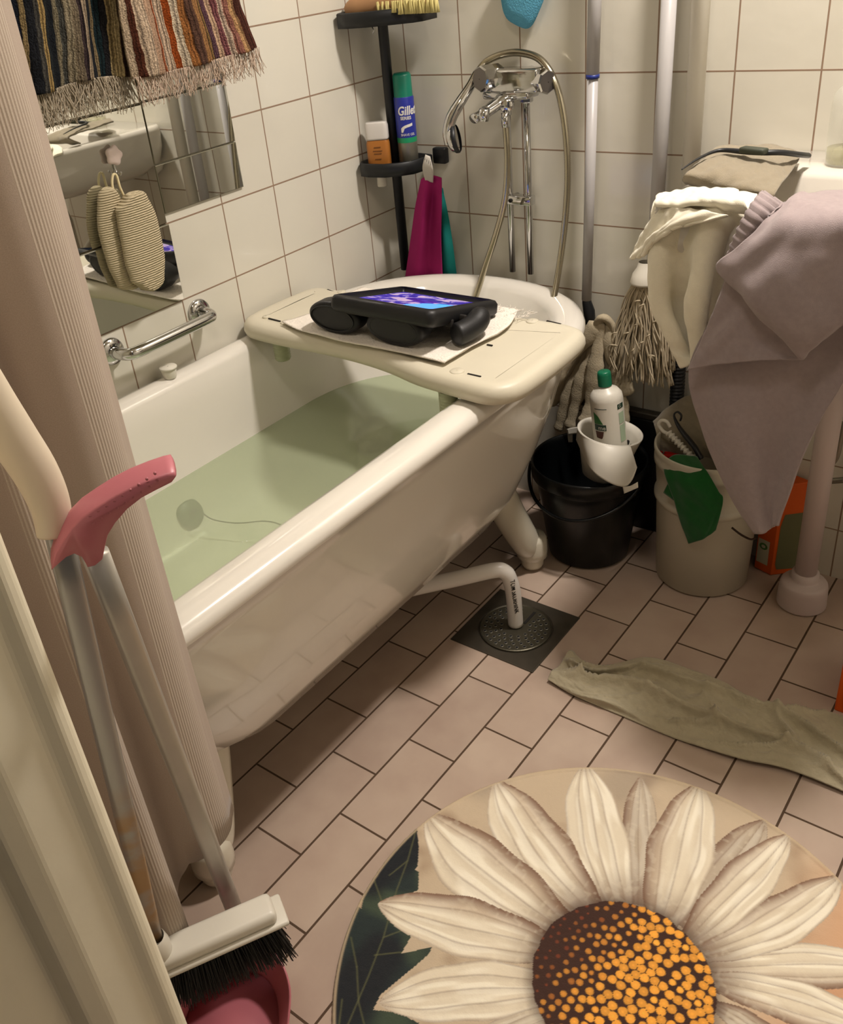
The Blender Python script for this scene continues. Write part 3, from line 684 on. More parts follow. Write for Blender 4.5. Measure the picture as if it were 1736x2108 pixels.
mitt([(262, 402), (270, 418), (285, 465), (298, 530), (304, 575), (303, 598)], [.008, .036, .043, .044, .037, .012], .045, 'knitted beige scrubbing mitt hanging in front in full view', [(256, 405), (247, 385), (241, 364), (237, 358)])

# ================================================================ SHOWER CURTAIN
def vline(u, v, z): p = at(u, v, z=z); return V((p.x, p.y, 0))
foot = [V(p + (0,)) for p in [(.667, -1.326), (.676, -1.336), (.690, -1.352), (.697, -1.372), (.696, -1.398), (.684, -1.420), (.668, -1.434), (.668, -1.446), (.684, -1.452), (.704, -1.461), (.712, -1.473), (.709, -1.488), (.697, -1.506), (.680, -1.526), (.669, -1.548), (.676, -1.572), (.70, -1.585), (.74, -1.590), (.785, -1.600)]]
fp = resample(foot, 220); seg = [0]
for a, b in zip(fp[:-1], fp[1:]): seg.append(seg[-1] + (b - a).length)
bm = bmesh.new(); uvl = bm.loops.layers.uv.new('cloth'); NV = 40; Z1, Z2 = .292, 2.02
G = []
for j in range(NV + 1):
    z = Z1 + (Z2 - Z1) * j / NV
    G.append([bm.verts.new((p.x + .0012 * math.sin(z * 6 + i * .05), p.y + .0015 * math.sin(z * 5 + 1 + i * .07), z - (1 - j / NV) ** 6 * .075 * min(1, max(0, (-1.42 - p.y) / .03)))) for i, p in enumerate(fp)])
for j in range(NV):
    for i in range(len(fp) - 1):
        f = bm.faces.new((G[j][i], G[j][i + 1], G[j + 1][i + 1], G[j + 1][i]))
        for l, (a, b) in zip(f.loops, ((i, j), (i + 1, j), (i + 1, j + 1), (i, j + 1))): l[uvl].uv = (seg[a], (Z2 - Z1) * b / NV)
cu_ = cloth_obj('shower_curtain', bm, curtain_mat(), thick=.002)
tag(cu_, 'beige corded shower curtain gathered beside the door frame', 'curtain')
cr_ = empty('curtain_rod', (.69, -.8, 2.03), 'metal rod along the bathtub that carries the shower curtain', 'curtain rod')
mb = MB(); mb.tube([(.70, -.002, 2.03), (.70, -1.618, 2.03)], .011, 14); mb.done('rod', M_alu, cr_)
for y in (-.004, -1.616):
    mb = MB(); mb.lathe([(.026, -.003), (.026, .003)], (.70, y, 2.03), axis=(0, 1, 0), n=24, cap0=True, cap1=True); mb.done('flange', M_alu, cr_)

# ================================================================ BACK WALL, left part
# black pole shelf in the corner
sh = empty('corner_shelf', (.065, -.07, .6), 'black corner pole shelf with two trays standing on the bathtub', 'shelf')
mb = MB(); mb.tube([(.065, -.071, .60), (.067, -.071, 1.9)], .0115, 16); mb.done('pole', M_black, sh)
def tray(z, pts, wl, nm='tray'):
    m_ = MB(); P_ = [V((a, b, 0)) for a, b in pts[:-1]]
    n = len(P_); out_ = P_; c = sum(P_, V((0, 0, 0))) / n
    inn = [p + (c - p).normalized() * .006 for p in P_]
    m_.rings([[V((p.x, p.y, z)) for p in out_], [V((p.x, p.y, z + .028)) for p in out_], [V((p.x, p.y, z + .030)) for p in [q_.lerp(r_, .5) for q_, r_ in zip(out_, inn)]], [V((p.x, p.y, z + .028)) for p in inn], [V((p.x, p.y, z + .006)) for p in inn]], True, True)
    return m_.done(nm, M_black, sh)
tray(.838, [(.006, -.022), (.004, -.09), (.006, -.128), (.016, -.142), (.040, -.146), (.085, -.140), (.115, -.118), (.135, -.095), (.140, -.06), (.139, -.026), (.10, -.018), (.05, -.018), (.006, -.022)], 0)
tray(1.150, [(.006, -.022), (.004, -.09), (.004, -.140), (.012, -.158), (.040, -.162), (.085, -.158), (.130, -.135), (.175, -.105), (.185, -.085), (.180, -.026), (.10, -.018), (.05, -.018), (.006, -.022)], 0)
mb = MB(); mb.box((.152, -.010, .862), (.036, .018, .036), bev=.004); mb.done('wall_plate', M_black, sh)
mb = MB(); mb.tube([at(766, 55, y=-.12), at(770, 63, y=-.12), at(767, 70, y=-.12)], .0012, 6); mb.done('wire_hook', M_chrome, sh)

# shave gel can
cb = V((.0985, -.062, .8445)); CT = 1.049
can = empty('shave_gel_can', cb, 'tall blue shaving gel can with a green cap on the corner shelf', 'can')
rC = .0225
mb = MB(); mb.lathe([(rC - .002, 0), (rC, .002), (rC, .058)], cb, n=40, cap0=True); mb.done('steel_base', M_steel, can)
mb = MB(); mb.lathe([(rC + .0002, .058), (rC + .0002, .069)], cb, n=40); mb.done('green_band', mat('can_green', '1d8a5c', .35), can)
mb = MB(); mb.lathe([(rC + .0002, .069), (rC + .0002, .152), (rC - .001, .155)], cb, n=40); mb.done('label', mat('can_blue', '26308c', .32), can)
mb = MB(); mb.lathe([(rC - .001, .155), (rC - .0015, .158), (rC - .002, .198), (rC - .005, .2035), (.001, .2045)], cb, n=40); mb.done('cap', M_green, can)
def wrap(base, r, zc, ang):
    def f(x, y, z):
        a = ang + x / r; rr2 = r + .0004 + z
        return V((base.x + rr2 * math.cos(a), base.y + rr2 * math.sin(a), zc + y))
    return f
M_lw = mat('label_white', 'd9d6cc', .4)
aC = math.atan2(CAM.y - cb.y, CAM.x - cb.x)
text_mesh('Gillette', .026, wrap(cb, rC, cb.z + .126, aC + .62), M_lw, 'brand_lettering', can, sx=.80, bold=.0006, shear=.2)
text_mesh('SERIES', .0095, wrap(cb, rC, cb.z + .111, aC + .05), M_lw, 'lettering', can, sx=.95, bold=.0002)
text_mesh('SHAVE GEL', .0075, wrap(cb, rC, cb.z + .0755, aC + .15), M_lw, 'lettering', can, sx=.9)
mb = MB(); wf = wrap(cb, rC, cb.z, aC)
lo_ = [(-.0115, .081), (-.0075, .081), (-.0035, .0895), (.003, .0915), (.009, .0925), (.015, .094)]; hi_ = [(-.0115, .090), (-.0075, .0935), (-.0035, .0955), (.003, .0975), (.009, .0985), (.015, .100)]
lv_ = [mb.bm.verts.new(wf(a, b, .0004)) for a, b in lo_]; hv_ = [mb.bm.verts.new(wf(a, b, .0004)) for a, b in hi_]
for k in range(5): mb.bm.faces.new((lv_[k], lv_[k + 1], hv_[k + 1], hv_[k]))
mb.done('stripe_mark', M_lw, can, smooth=False)

# amber wash bottle, upside down
wb = V((.049, -.108, .8445))
bo = empty('wash_bottle', wb, 'amber body wash bottle standing on its cap through the lower shelf tray', 'bottle')
def slab(c, w_, d_, z0, z1, r0=.9, r1=.9, n=36, e=.5):
    R_ = []
    for z, s_ in ((z0, r0), (z0 + .004, 1), (z1 - .008, 1), (z1 - .002, .93), (z1, r1)):
        R_.append([V((c.x + w_ * s_ * math.copysign(abs(math.cos(a)) ** e, math.cos(a)), c.y + d_ * s_ * math.copysign(abs(math.sin(a)) ** e, math.sin(a)), z)) for a in [2 * PI * i / n for i in range(n)]])
    return R_
Rb = Matrix.Rotation(math.radians(28), 4, 'Z')
def rotz(m_, c):
    for v in m_.bm.verts: v.co = Rb.to_3x3() @ (v.co - c) + c
    return m_
mb = MB(); mb.rings(slab(wb, .0265, .014, wb.z, wb.z + .070)); rotz(mb, wb).done('amber_body', mat('amber_liquid', 'a5692f', .35, noise=(20, .1)), bo)
mb = MB(); mb.rings(slab(wb, .0262, .0138, wb.z + .0705, wb.z + .108, .99)); rotz(mb, wb).done('clear_top', mat('frosted_plastic', 'cdc8c2', .4), bo)
mb = MB(); mb.lathe([(.011, .0), (.0115, -.027), (.0105, -.029), (.001, -.029)], wb + V((0, 0, -.0055)), n=26); mb.done('cap', M_wplas, bo)
def flatR(x, y, z):
    p = wb + V((x, -.0145 - z, y)); return Rb.to_3x3() @ (p - wb) + wb
M_br = mat('brown_print', '6e431c', .5)
text_mesh('XXXXX', .006, lambda x, y, z: flatR(x, y + .038, z), M_br, 'print_lines', bo, sx=1.0) if False else None
for zz, ww in ((.054, .016), (.046, .022), (.040, .018), (.028, .015)):
    mb = MB(); mb.bm.faces.new([mb.bm.verts.new(flatR(a, b, .0004)) for a, b in ((-ww / 2, zz), (ww / 2, zz), (ww / 2, zz + .0022), (-ww / 2, zz + .0022))]); mb.done('print_line', M_br, bo, smooth=False)

# back brush on the upper tray
br_ = empty('bath_brush', at(800, 12, y=-.10), 'wooden bath brush with pale bristles lying on the upper shelf tray', 'brush')
M_wood = mat('pale_wood', 'b58a62', .5, noise=(30, .15))
h = [at(712, 24, y=-.125), at(740, 12, y=-.12), at(790, 3, y=-.11), at(850, -6, y=-.10), at(905, -12, y=-.09)]
mb = MB(); mb.tube(bez(h, 5), [.009, .013, .016, .018] + [.020] * 13 + [.022, .02, .016, .009], 18, .5, up=V((0, 1, 0))); mb.done('wooden_back', M_wood, br_)
mb = MB()
for i in range(26):
    f = i / 25
    for k in range(5):
        a = at(775 + 122 * f + random.uniform(-3, 3), 6 - 8 * f, y=-.125 + .012 * k); a.z += .002
        l_ = .022 + (.0 if i < 9 else .004)
        mb.tube([a, a + V((random.uniform(-.003, .004), random.uniform(-.003, .003), -l_))], [.0022, .0034], 6)
bs = mb.done('bristles', mat('cream_bristles', 'c3b676', .8), br_); bs['kind'] = 'stuff'

# cloths hanging under the shelf
def px_cloth(name, rows, mt, label, cat, disp=None, nu=50, nv=60, thick=.002, group=None):
    rws = [[at(*p[:2], **({'y': p[2]} if len(p) == 3 else p[2])) for p in r] for r in rows]
    return tag(cloth_obj(name, cloth(rws, nu, nv, disp), mt, thick=thick), label, cat, group)
def px2(rows): return [[at(p[0], p[1], y=p[2]) for p in r] for r in rows]
mg = px_cloth('face_cloth', [[(868, 368, -.11), (880, 362, -.112), (895, 362, -.108), (909, 366, -.11)], [(856, 425, -.10), (872, 425, -.125), (890, 425, -.095), (909, 425, -.115)], [(846, 495, -.095), (865, 495, -.12), (884, 495, -.088), (908, 495, -.095)], [(833, 585, -.085), (855, 585, -.10), (878, 585, -.08), (912, 585, -.075)]], M_magenta, 'magenta cloth hanging from a tag under the lower shelf tray', 'cloth', thick=.0025)
tg_rows = px2([[(876, 318, -.145), (886, 322, -.14)], [(870, 345, -.146), (892, 350, -.14)], [(876, 372, -.113), (892, 376, -.110)]])
cloth_obj('tag', cloth(tg_rows, 6, 16), mat('tag_white', 'bdb8ae', .8), mg, .001)
for k in range(4):
    a = [at(875 + k * 4, 326 + k * 2, y=-.1485), at(873 + k * 4.6, 358, y=-.132)]
    mb = MB(); mb.tube(a, .0005, 4); mb.done('tag_print', mat('tag_ink', '3a3630', .8), mg)
px_cloth('face_cloth', [[(897, 385, -.06), (905, 383, -.06), (912, 388, -.06)], [(893, 440, -.05), (910, 440, -.07), (924, 450, -.055)], [(892, 500, -.05), (914, 505, -.075), (934, 515, -.055)], [(892, 590, -.035), (920, 590, -.05), (944, 592, -.035)]], M_teal, 'teal cloth hanging behind the magenta cloth', 'cloth')
sh['note'] = ''
del sh['note']

# mixer, pipes, hand shower
mx_ = empty('shower_mixer', (.375, -.04, 1.02), 'chrome shower mixer with two knobs and pipes on the back wall', 'mixer tap')
mb = MB()
mb.box((.392, -.055, 1.030), (.115, .046, .046), bev=.006, seg=3); mb.box((.372, -.052, 1.003), (.11, .05, .016), bev=.005, seg=2)
mb.lathe([(.019, 0), (.019, .035), (.014, .045)], (.392, -.03, 1.03), axis=(0, 1, 0), n=24); mb.done('body', M_chrome, mx_)
M_knobend = mat('dark_chrome', '6f6a66', .3, .8)
def knob(c, ax, r_, l_):
    ax = V(ax).normalized(); m_ = MB(); m_.lathe([(r_ * .8, 0), (r_, .004), (r_, l_ - .003), (r_ - .003, l_)], c, axis=ax, n=8); k_ = m_.done('knob', M_chrome, mx_, smooth=False)
    m_ = MB(); m_.lathe([(r_ - .003, l_), (.001, l_ + .0008)], c, axis=ax, n=8); m_.done('knob_face', M_knobend, k_, smooth=False)
kc = at(1003, 162, y=-.075); knob(kc + V((.012, .030, 0)), (-.28, -.95, .05), .0255, .055)
kc = at(1108, 168, y=-.06); knob(V((.440, -.055, 1.027)), (.93, -.35, 0), .0235, .030)
# spout and diverter
mb = MB(); mb.tube(bez([(.372, -.055, 1.002), (.362, -.085, .990), (.345, -.125, .975), (.338, -.145, .970)], 6), [.020] * 6 + [.017] * 6 + [.014] * 6 + [.013], 18, .7); mb.done('spout', M_chrome, mx_)
sp = at(995, 237, y=-.145); mb = MB(); mb.tube([sp + V((.004, 0, .012)), sp + V((0, 0, -.010))], .011, 18); mb.done('spout_nozzle', M_chrome, mx_)
kd = at(1040, 217, y=-.085); mb = MB(); mb.lathe([(.013, 0), (.0145, .004), (.0145, .018), (.012, .021), (.001, .0215)], kd + V((0, .012, 0)), axis=(.35, -.93, 0), n=28); mb.lathe([(.0085, -.01), (.0085, .02)], kd + V((0, .01, 0)), axis=(0, -.1, -1), n=18); mb.done('diverter_knob', M_chrome, mx_)
for x_, u0, v0 in ((.3505, 1050, 230), (.3985, 1078, 200)):
    mb = MB(); mb.tube([(x_, -.034, .615), (x_, -.034, 1.0)], .0072, 16); mb.done('supply_pipe', M_chrome, mx_)
    mb = MB(); mb.lathe([(.012, -.012), (.014, -.010), (.014, .008), (.011, .012)], (x_, -.034, .995), n=6, cap0=True); mb.done('nut', M_chrome, mx_, smooth=False)
mb = MB(); mb.box((.375, -.036, .7815), (.070, .024, .020), bev=.003); mb.tube([(.35, -.03, .7815), (.35, -.001, .7815)], .006, 10); mb.done('pipe_clip', M_chrome, mx_)
mb = MB(); mb.lathe([(.0045, 0), (.0045, .002), (.001, .002)], (.360, -.0482, .7815), axis=(0, -1, 0), n=14, cap1=False); mb.done('screw', M_dark, mx_)
M_hose = mat('hose_metal', 'bdb6a2', .22, 1)
def hose(nm, pts, r, parent):
    P_ = bez(pts, 60 if len(pts) < 7 else 50); L = 0; n = len(P_); rad = []
    for i in range(n): rad.append(r * (1 + .11 * (1 if i % 2 else -1)))
    m_ = MB(); m_.tube(P_, rad, 12); return m_.done(nm, M_hose, parent)
mb = MB(); mb.tube([at(1040, 232, y=-.092), at(1041, 262, y=-.094)], [.0085, .0078], 16); mb.done('hose_collar', M_chrome, mx_)
hp1 = [at(1041, 258, y=-.094), at(1045, 330, y=-.096), at(1040, 410, y=-.10), at(1022, 480, y=-.105), at(999, 550, y=-.115), at(978, 615, y=-.14), V((.30, -.20, .50))]
hose('hose', hp1, .0066, mx_)
hs = empty('hand_shower', at(930, 280, y=-.11), 'chrome hand shower hooked on the left of the mixer with a long hose', 'hand shower')
hh_ = [at(982, 150, y=-.065), at(968, 178, y=-.085), at(948, 210, y=-.11), at(930, 242, y=-.125), at(923, 272, y=-.128), at(927, 296, y=-.126)]
hpth = bez(hh_, 8); mb = MB(); mb.tube(hpth, [.0085 + .0035 * min(1, i / 20) for i in range(len(hpth))], 18); mb.done('handle', M_chrome, hs)
hc_ = at(936, 286, y=-.120)
mb = MB(); mb.lathe([(.012, -.016), (.026, -.008), (.029, 0), (.029, .005), (.026, .007), (.001, .0065)], hc_, axis=(.80, .35, .15), n=36); hd = mb.done('head', M_chrome, hs)
mb = MB(); mb.lathe([(.0295, -.001), (.0300, .002), (.0300, .006), (.0270, .0085)], hc_, axis=(.80, .35, .15), n=36); mb.done('rubber_rim', M_black, hs)
hp2 = [at(982, 152, y=-.06), at(1000, 128, y=-.045), at(1035, 112, y=-.035), at(1075, 109, y=-.035), at(1115, 125, y=-.04), at(1145, 175, y=-.05), at(1162, 250, y=-.055), at(1169, 340, y=-.06), at(1166, 430, y=-.07), at(1156, 520, y=-.085), at(1143, 600, y=-.12), at(1130, 660, y=-.16), V((.52, -.24, .50))]
hose('hose', hp2, .0068, hs)

# blue sponge cloth hanging high on the wall
bc = at(1074, -20, y=-.025)
bl = MB(); R_ = []
for dx, s_ in ((-.014, .55), (-.010, .9), (0, 1), (.010, .9), (.014, .55)):
    R_.append([V((bc.x + (.052 + .004 * math.sin(3 * a + 1)) * s_ * math.cos(a), bc.y + dx, bc.z + (.068 + .004 * math.sin(4 * a)) * s_ * math.sin(a))) for a in [2 * PI * i / 48 for i in range(48)]])
bl.rings(R_); tag(bl.done('bath_sponge', mat('blue_terry', '5a9cb8', .95, noise=(60, .1), bump=(350, .8, .003))), 'light blue fluffy sponge hanging high on the back wall', 'sponge')

# ================================================================ mops and pipes
sm = empty('strip_mop', (.535, -.035, .30), 'white mop pole with a blue ring and hanging fabric strips behind the bathtub', 'mop')
mb = MB(); mb.tube([at(1208, 617, y=-.035), at(1220.5, 158, y=-.032)], .0108, 18); mb.done('pole', M_pvc, sm)
a = at(1220.5, 153, y=-.032); b = at(1225, -10, y=-.03); mb = MB(); mb.tube([a, a + (b - a) * 2.2], .0128, 18); mb.done('upper_pole', M_pvc, sm)
mb = MB(); mb.tube([at(1220.4, 161, y=-.032), at(1220.6, 153, y=-.032)], .0134, 18); mb.done('blue_ring', mat('blue_plastic', '20307c', .4), sm)
mb = MB(); mb.tube([at(1208, 612, y=-.035), at(1208.5, 622, y=-.035), at(1213, 640, y=-.036), at(1218, 690, y=-.04)], [.0095, .0105, .013, .011], 16); mb.done('joint', M_black, sm)
strips = [[(1222, 668), (1195, 735), (1155, 800), (1122, 835)], [(1225, 668), (1205, 740), (1172, 815), (1148, 886)], [(1228, 668), (1215, 740), (1190, 812), (1172, 882)], [(1236, 664), (1228, 740), (1215, 820), (1205, 872)],
          [(1243, 660), (1252, 720), (1258, 800), (1262, 850)], [(1250, 663), (1270, 725), (1284, 780), (1290, 815)], [(1246, 665), (1262, 740), (1275, 820), (1284, 885)], [(1232, 668), (1180, 730), (1140, 780), (1108, 812)], [(1238, 664), (1240, 745), (1232, 830), (1222, 884)]]
for k, s_ in enumerate(strips):
    P_ = bez([at(u, v, y=-.03 - .010 * (k % 4) - .012 * i) for i, (u, v) in enumerate(s_)], 8); n = len(P_)
    mb = MB(); mb.tube(P_, [(.0165 + .005 * math.sin(i * .45 + k) + .0015 * math.sin(i * 1.9 + k)) * (.6 if i in (0, n - 1) else 1) for i in range(n)], 14, .5, up=V((0, 1, 0))); mb.done('fabric_strip', M_mopstrip, sm)
mb = MB(); mb.tube(bez([at(1226, 690, y=-.045), at(1240, 655, y=-.06), at(1258, 668, y=-.05), at(1268, 705, y=-.045)], 6), .015, 14, .6); mb.done('fabric_strip', M_mopstrip, sm)

yn = empty('string_mop', (.69, -.04, .45), 'cotton string mop with a long white pole against the back wall', 'mop')
a = at(1345, 560, y=-.04); b = at(1378, 0, y=-.03)
mb = MB(); mb.tube([a, a + (b - a) * 1.25], .0140, 18); mb.done('pole', M_pvc, yn)
c = at(1328, 582, y=-.05)
mb = MB(); mb.lathe([(.030, 0), (.030, .004), (.026, .020), (.018, .032), (.014, .045)], c, n=28, cap0=True); mb.done('cap', M_wplas, yn)
ym = MB()
for i in range(430):
    a_ = 2 * PI * random.random(); r0 = .024 * random.random() ** .5
    p = c + V((r0 * math.cos(a_), r0 * math.sin(a_) * .7, 0)); tx = random.uniform(-.074, .078) ; ln = random.uniform(.15, .222); ty = random.uniform(-.035, .02)
    q_ = [p]; wob = random.uniform(0, 6)
    for k in range(1, 8):
        f = k / 7; q_.append(V((c.x + (p.x - c.x) + (tx - (p.x - c.x)) * f ** .6 + .004 * math.sin(wob + k * 1.3), min(-.008, p.y + ty * f + .003 * math.sin(wob * 2 + k)), c.z - ln * f + .002 * math.cos(wob + k))))
    ym.tube(bez(q_, 3), .0017, 5)
for i in range(12):
    p = c + V((random.uniform(-.05, .05), -.045, random.uniform(-.15, -.02))); r_ = random.uniform(.004, .009)
    ym.tube([p + V((r_ * math.cos(t * .7) * (1 + .3 * t / 8), -.003 * math.sin(t), 1.8 * r_ * math.sin(t * .5) - .005 * t)) for t in range(10)], .0016, 5)
y_ = ym.done('strings', M_mop, yn); y_['kind'] = 'stuff'

wpz = empty('water_pipe', (.757, -.03, 0), 'white water pipe on the back wall behind the sink cloth', 'pipe')
mb = MB(); mb.tube([(.757, -.030, .50), (.757, -.030, 2.40)], .0165, 20); mb.done('pipe', M_wplas, wpz)
pr = []
for i in range(60): pr += [(.0125, .50 - i * .0083), (.0155, .4985 - i * .0083), (.0155, .4955 - i * .0083), (.0125, .494 - i * .0083)]
mb = MB(); mb.lathe(pr, (.757, -.03, 0), n=18); mb.done('ribbed_hose', M_black, wpz)

# ================================================================ SINK
sk = empty('sink', (1.10, -.2, .75), 'white ceramic sink on the back wall with a floor leg', 'sink')
def rrect(x0, x1, y0, y1, z, r, n=6):
    o = []
    for cx_, cy_, a0 in ((x1 - r, y1 - r, 0), (x0 + r, y1 - r, PI / 2), (x0 + r, y0 + r, PI), (x1 - r, y0 + r, 1.5 * PI)):
        for i in range(n + 1): a = a0 + PI / 2 * i / n; o.append(V((cx_ + r * math.cos(a), cy_ + r * math.sin(a), z)))
    return o
x0, x1, y0, y1 = .842, 1.385, -.435, -.001
mb = MB(); mb.rings([rrect(x0 + .14, x1 - .14, -.30, y1 - .03, .752, .07), rrect(x0 + .07, x1 - .07, -.37, y1 - .01, .760, .07), rrect(x0 + .02, x1 - .02, -.42, y1, .795, .06), rrect(x0 + .004, x1 - .004, -.432, y1, .84, .05), rrect(x0, x1, y0, y1, .885, .05), rrect(x0 + .004, x1 - .004, y0 + .004, y1 - .001, .896, .048), rrect(x0 + .012, x1 - .012, y0 + .012, y1 - .002, .899, .044),
     rrect(x0 + .032, x1 - .032, y0 + .035, -.150, .897, .05), rrect(x0 + .040, x1 - .040, y0 + .043, -.158, .888, .05), rrect(x0 + .055, x1 - .055, y0 + .06, -.170, .83, .06), rrect(x0 + .10, x1 - .10, y0 + .09, -.19, .79, .07), rrect(x0 + .2, x1 - .2, y0 + .14, -.22, .782, .04)], True, True)
mb.done('bowl', M_cer, sk)
LC = V((1.092, -.122, 0))
mb = MB(); mb.lathe([(.0485, .002), (.0495, .004), (.0495, .006), (.0478, .046), (.0475, .048), (.0462, .0545), (.0435, .058), (.040, .060), (.030, .0635), (.0285, .0645), (.0272, .067), (.0268, .082), (.0215, .083)], LC, n=36, cap0=True); mb.done('leg_foot', M_lav := mat('pinkish_white_plastic', 'cbbcb8', .4), sk)
mb = MB(); mb.tube([LC + V((0, 0, .06)), LC + V((0, 0, .756))], .0215, 24); mb.done('support_leg', M_lav, sk)
mb = MB(); mb.tube(bez([(1.24, -.16, .755), (1.24, -.16, .60), (1.24, -.16, .54), (1.25, -.13, .50), (1.26, -.09, .50), (1.27, -.05, .52), (1.27, -.004, .53)], 8), .016, 16); mb.lathe([(.026, .52), (.032, .53), (.032, .62), (.026, .64), (.022, .66), (.022, .69), (.03, .70)], (1.24, -.16, 0), n=28); mb.done('trap', M_wplas, sk)
for pts in ([at(1738, 870, y=-.05), at(1730, 905, y=-.05), at(1722, 940, y=-.05), at(1705, 960, y=-.05), at(1680, 968, y=-.05)], [at(1685, 984, y=-.05), at(1700, 990, y=-.05), at(1740, 988, y=-.05)]):
    mb = MB(); mb.tube(bez(pts, 6), .0062, 12); mb.done('supply_pipe', M_steel, sk)

# towels on the sink
wt = px2([[(1352, 408, -.36), (1400, 394, -.34), (1455, 392, -.34), (1510, 395, -.34), (1560, 402, -.36)],
          [(1340, 440, -.40), (1395, 425, -.42), (1450, 420, -.43), (1500, 425, -.44), (1535, 440, -.44)],
          [(1333, 490, -.40), (1370, 500, -.44), (1425, 500, -.44), (1475, 500, -.45), (1520, 500, -.43)],
          [(1330, 545, -.40), (1365, 560, -.44), (1410, 570, -.43), (1455, 580, -.46), (1500, 580, -.42)],
          [(1345, 615, -.40), (1372, 630, -.44), (1410, 640, -.42), (1445, 650, -.46), (1490, 660, -.42)],
          [(1380, 685, -.41), (1400, 695, -.44), (1425, 700, -.42), (1450, 705, -.45), (1480, 715, -.42)],
          [(1415, 742, -.42), (1425, 745, -.43), (1440, 745, -.42), (1455, 745, -.44), (1470, 750, -.42)]])
bm = cloth(wt, 80, 90, lambda u, v: .017 * v ** .5 * math.sin(u * 13 + 1.6 * v + 1) * min(1, v * 4) + .003 * smoothnoise(u * 6, v * 9, 1))
fl = px2([[(1354, 404, -.385), (1400, 392, -.36), (1450, 388, -.36), (1520, 392, -.36)], [(1348, 415, -.425), (1400, 415, -.44), (1450, 408, -.45), (1530, 412, -.45)], [(1352, 424, -.43), (1400, 428, -.45), (1445, 422, -.455), (1545, 440, -.45)]])
bm = cloth(fl, 50, 20, lambda u, v: .003 * smoothnoise(u * 9, v * 3, 4), bm=bm)
fl = px2([[(1350, 435, -.41), (1385, 428, -.44), (1440, 432, -.46), (1500, 445, -.465)], [(1330, 470, -.41), (1352, 470, -.44), (1400, 455, -.465), (1460, 455, -.47)], [(1312, 505, -.41), (1328, 508, -.43), (1345, 490, -.45), (1390, 470, -.465)], [(1297, 534, -.41), (1310, 532, -.42), (1326, 525, -.43), (1336, 500, -.44)]])
bm = cloth(fl, 50, 40, lambda u, v: .004 * smoothnoise(u * 7, v * 4, 3), bm=bm)
tag(cloth_obj('white_towel', bm, M_white_terry, thick=.005), 'crumpled cream white towel draped over the sink corner', 'towel')

gt = px2([[(1572, 396, -.33), (1620, 420, -.33), (1680, 425, -.33), (1760, 420, -.33), (1830, 420, -.33)],
          [(1545, 430, -.45), (1620, 450, -.46), (1680, 450, -.46), (1760, 450, -.46), (1830, 450, -.46)],
          [(1505, 540, -.46), (1580, 560, -.47), (1660, 560, -.47), (1740, 560, -.47), (1815, 560, -.47)],
          [(1465, 650, -.46), (1550, 680, -.47), (1630, 680, -.47), (1710, 690, -.47), (1785, 690, -.47)],
          [(1418, 765, -.46), (1510, 790, -.47), (1590, 800, -.47), (1665, 800, -.47), (1735, 790, -.47)],
          [(1440, 880, -.46), (1520, 890, -.475), (1580, 890, -.465), (1640, 880, -.47), (1692, 860, -.47)],
          [(1470, 960, -.46), (1535, 970, -.475), (1585, 970, -.46), (1625, 960, -.47), (1655, 935, -.47)],
          [(1505, 1030, -.465), (1545, 1035, -.475), (1580, 1030, -.465), (1605, 1025, -.47), (1628, 1010, -.47)],
          [(1550, 1098, -.47), (1565, 1096, -.472), (1580, 1092, -.468), (1592, 1085, -.47), (1606, 1078, -.47)]])
bm = cloth(gt, 90, 110, lambda u, v: .006 * math.sin(u * 9 + 2 * v) * v + .003 * smoothnoise(u * 5, v * 6, 2))
g2 = px2([[(1505, 545, -.485), (1560, 560, -.49), (1620, 600, -.49), (1680, 640, -.49)], [(1475, 630, -.485), (1530, 640, -.495), (1590, 660, -.495), (1655, 690, -.49)], [(1445, 700, -.485), (1505, 705, -.50), (1570, 712, -.50), (1645, 722, -.49)], [(1417, 762, -.487), (1480, 750, -.50), (1560, 742, -.505), (1650, 740, -.495)]])
bm = cloth(g2, 60, 50, lambda u, v: .003 * smoothnoise(u * 5, v * 5, 6), bm=bm)
g3 = px2([[(1598, 432, -.475), (1640, 400, -.42), (1690, 398, -.36), (1760, 395, -.36), (1830, 395, -.36)],
          [(1560, 470, -.50), (1620, 455, -.51), (1690, 440, -.50), (1760, 440, -.49), (1830, 440, -.49)],
          [(1515, 512, -.51), (1590, 530, -.53), (1665, 520, -.53), (1745, 520, -.51), (1815, 520, -.50)],
          [(1478, 549, -.505), (1560, 610, -.54), (1640, 610, -.54), (1725, 600, -.52), (1790, 590, -.51)],
          [(1520, 595, -.505), (1585, 665, -.53), (1640, 680, -.535), (1700, 670, -.52), (1755, 650, -.51)],
          [(1600, 680, -.505), (1630, 712, -.51), (1652, 738, -.51), (1675, 710, -.51), (1710, 690, -.51)]])
bm = cloth(g3, 80, 70, lambda u, v: .004 * smoothnoise(u * 5, v * 5, 8), bm=bm)
hem = px2([[(1570, 393, -.44), (1590, 405, -.45), (1612, 420, -.45)], [(1545, 425, -.475), (1562, 440, -.485), (1580, 455, -.48)], [(1512, 490, -.485), (1528, 500, -.495), (1545, 505, -.49)], [(1488, 560, -.485), (1497, 565, -.49), (1508, 560, -.49)]])
bm = cloth(hem, 30, 40, lambda u, v: .002 * math.sin(v * 70), bm=bm)
tag(cloth_obj('grey_towel', bm, M_grey_terry, thick=.005), 'mauve grey towel hanging in a long point over the sink front', 'towel')

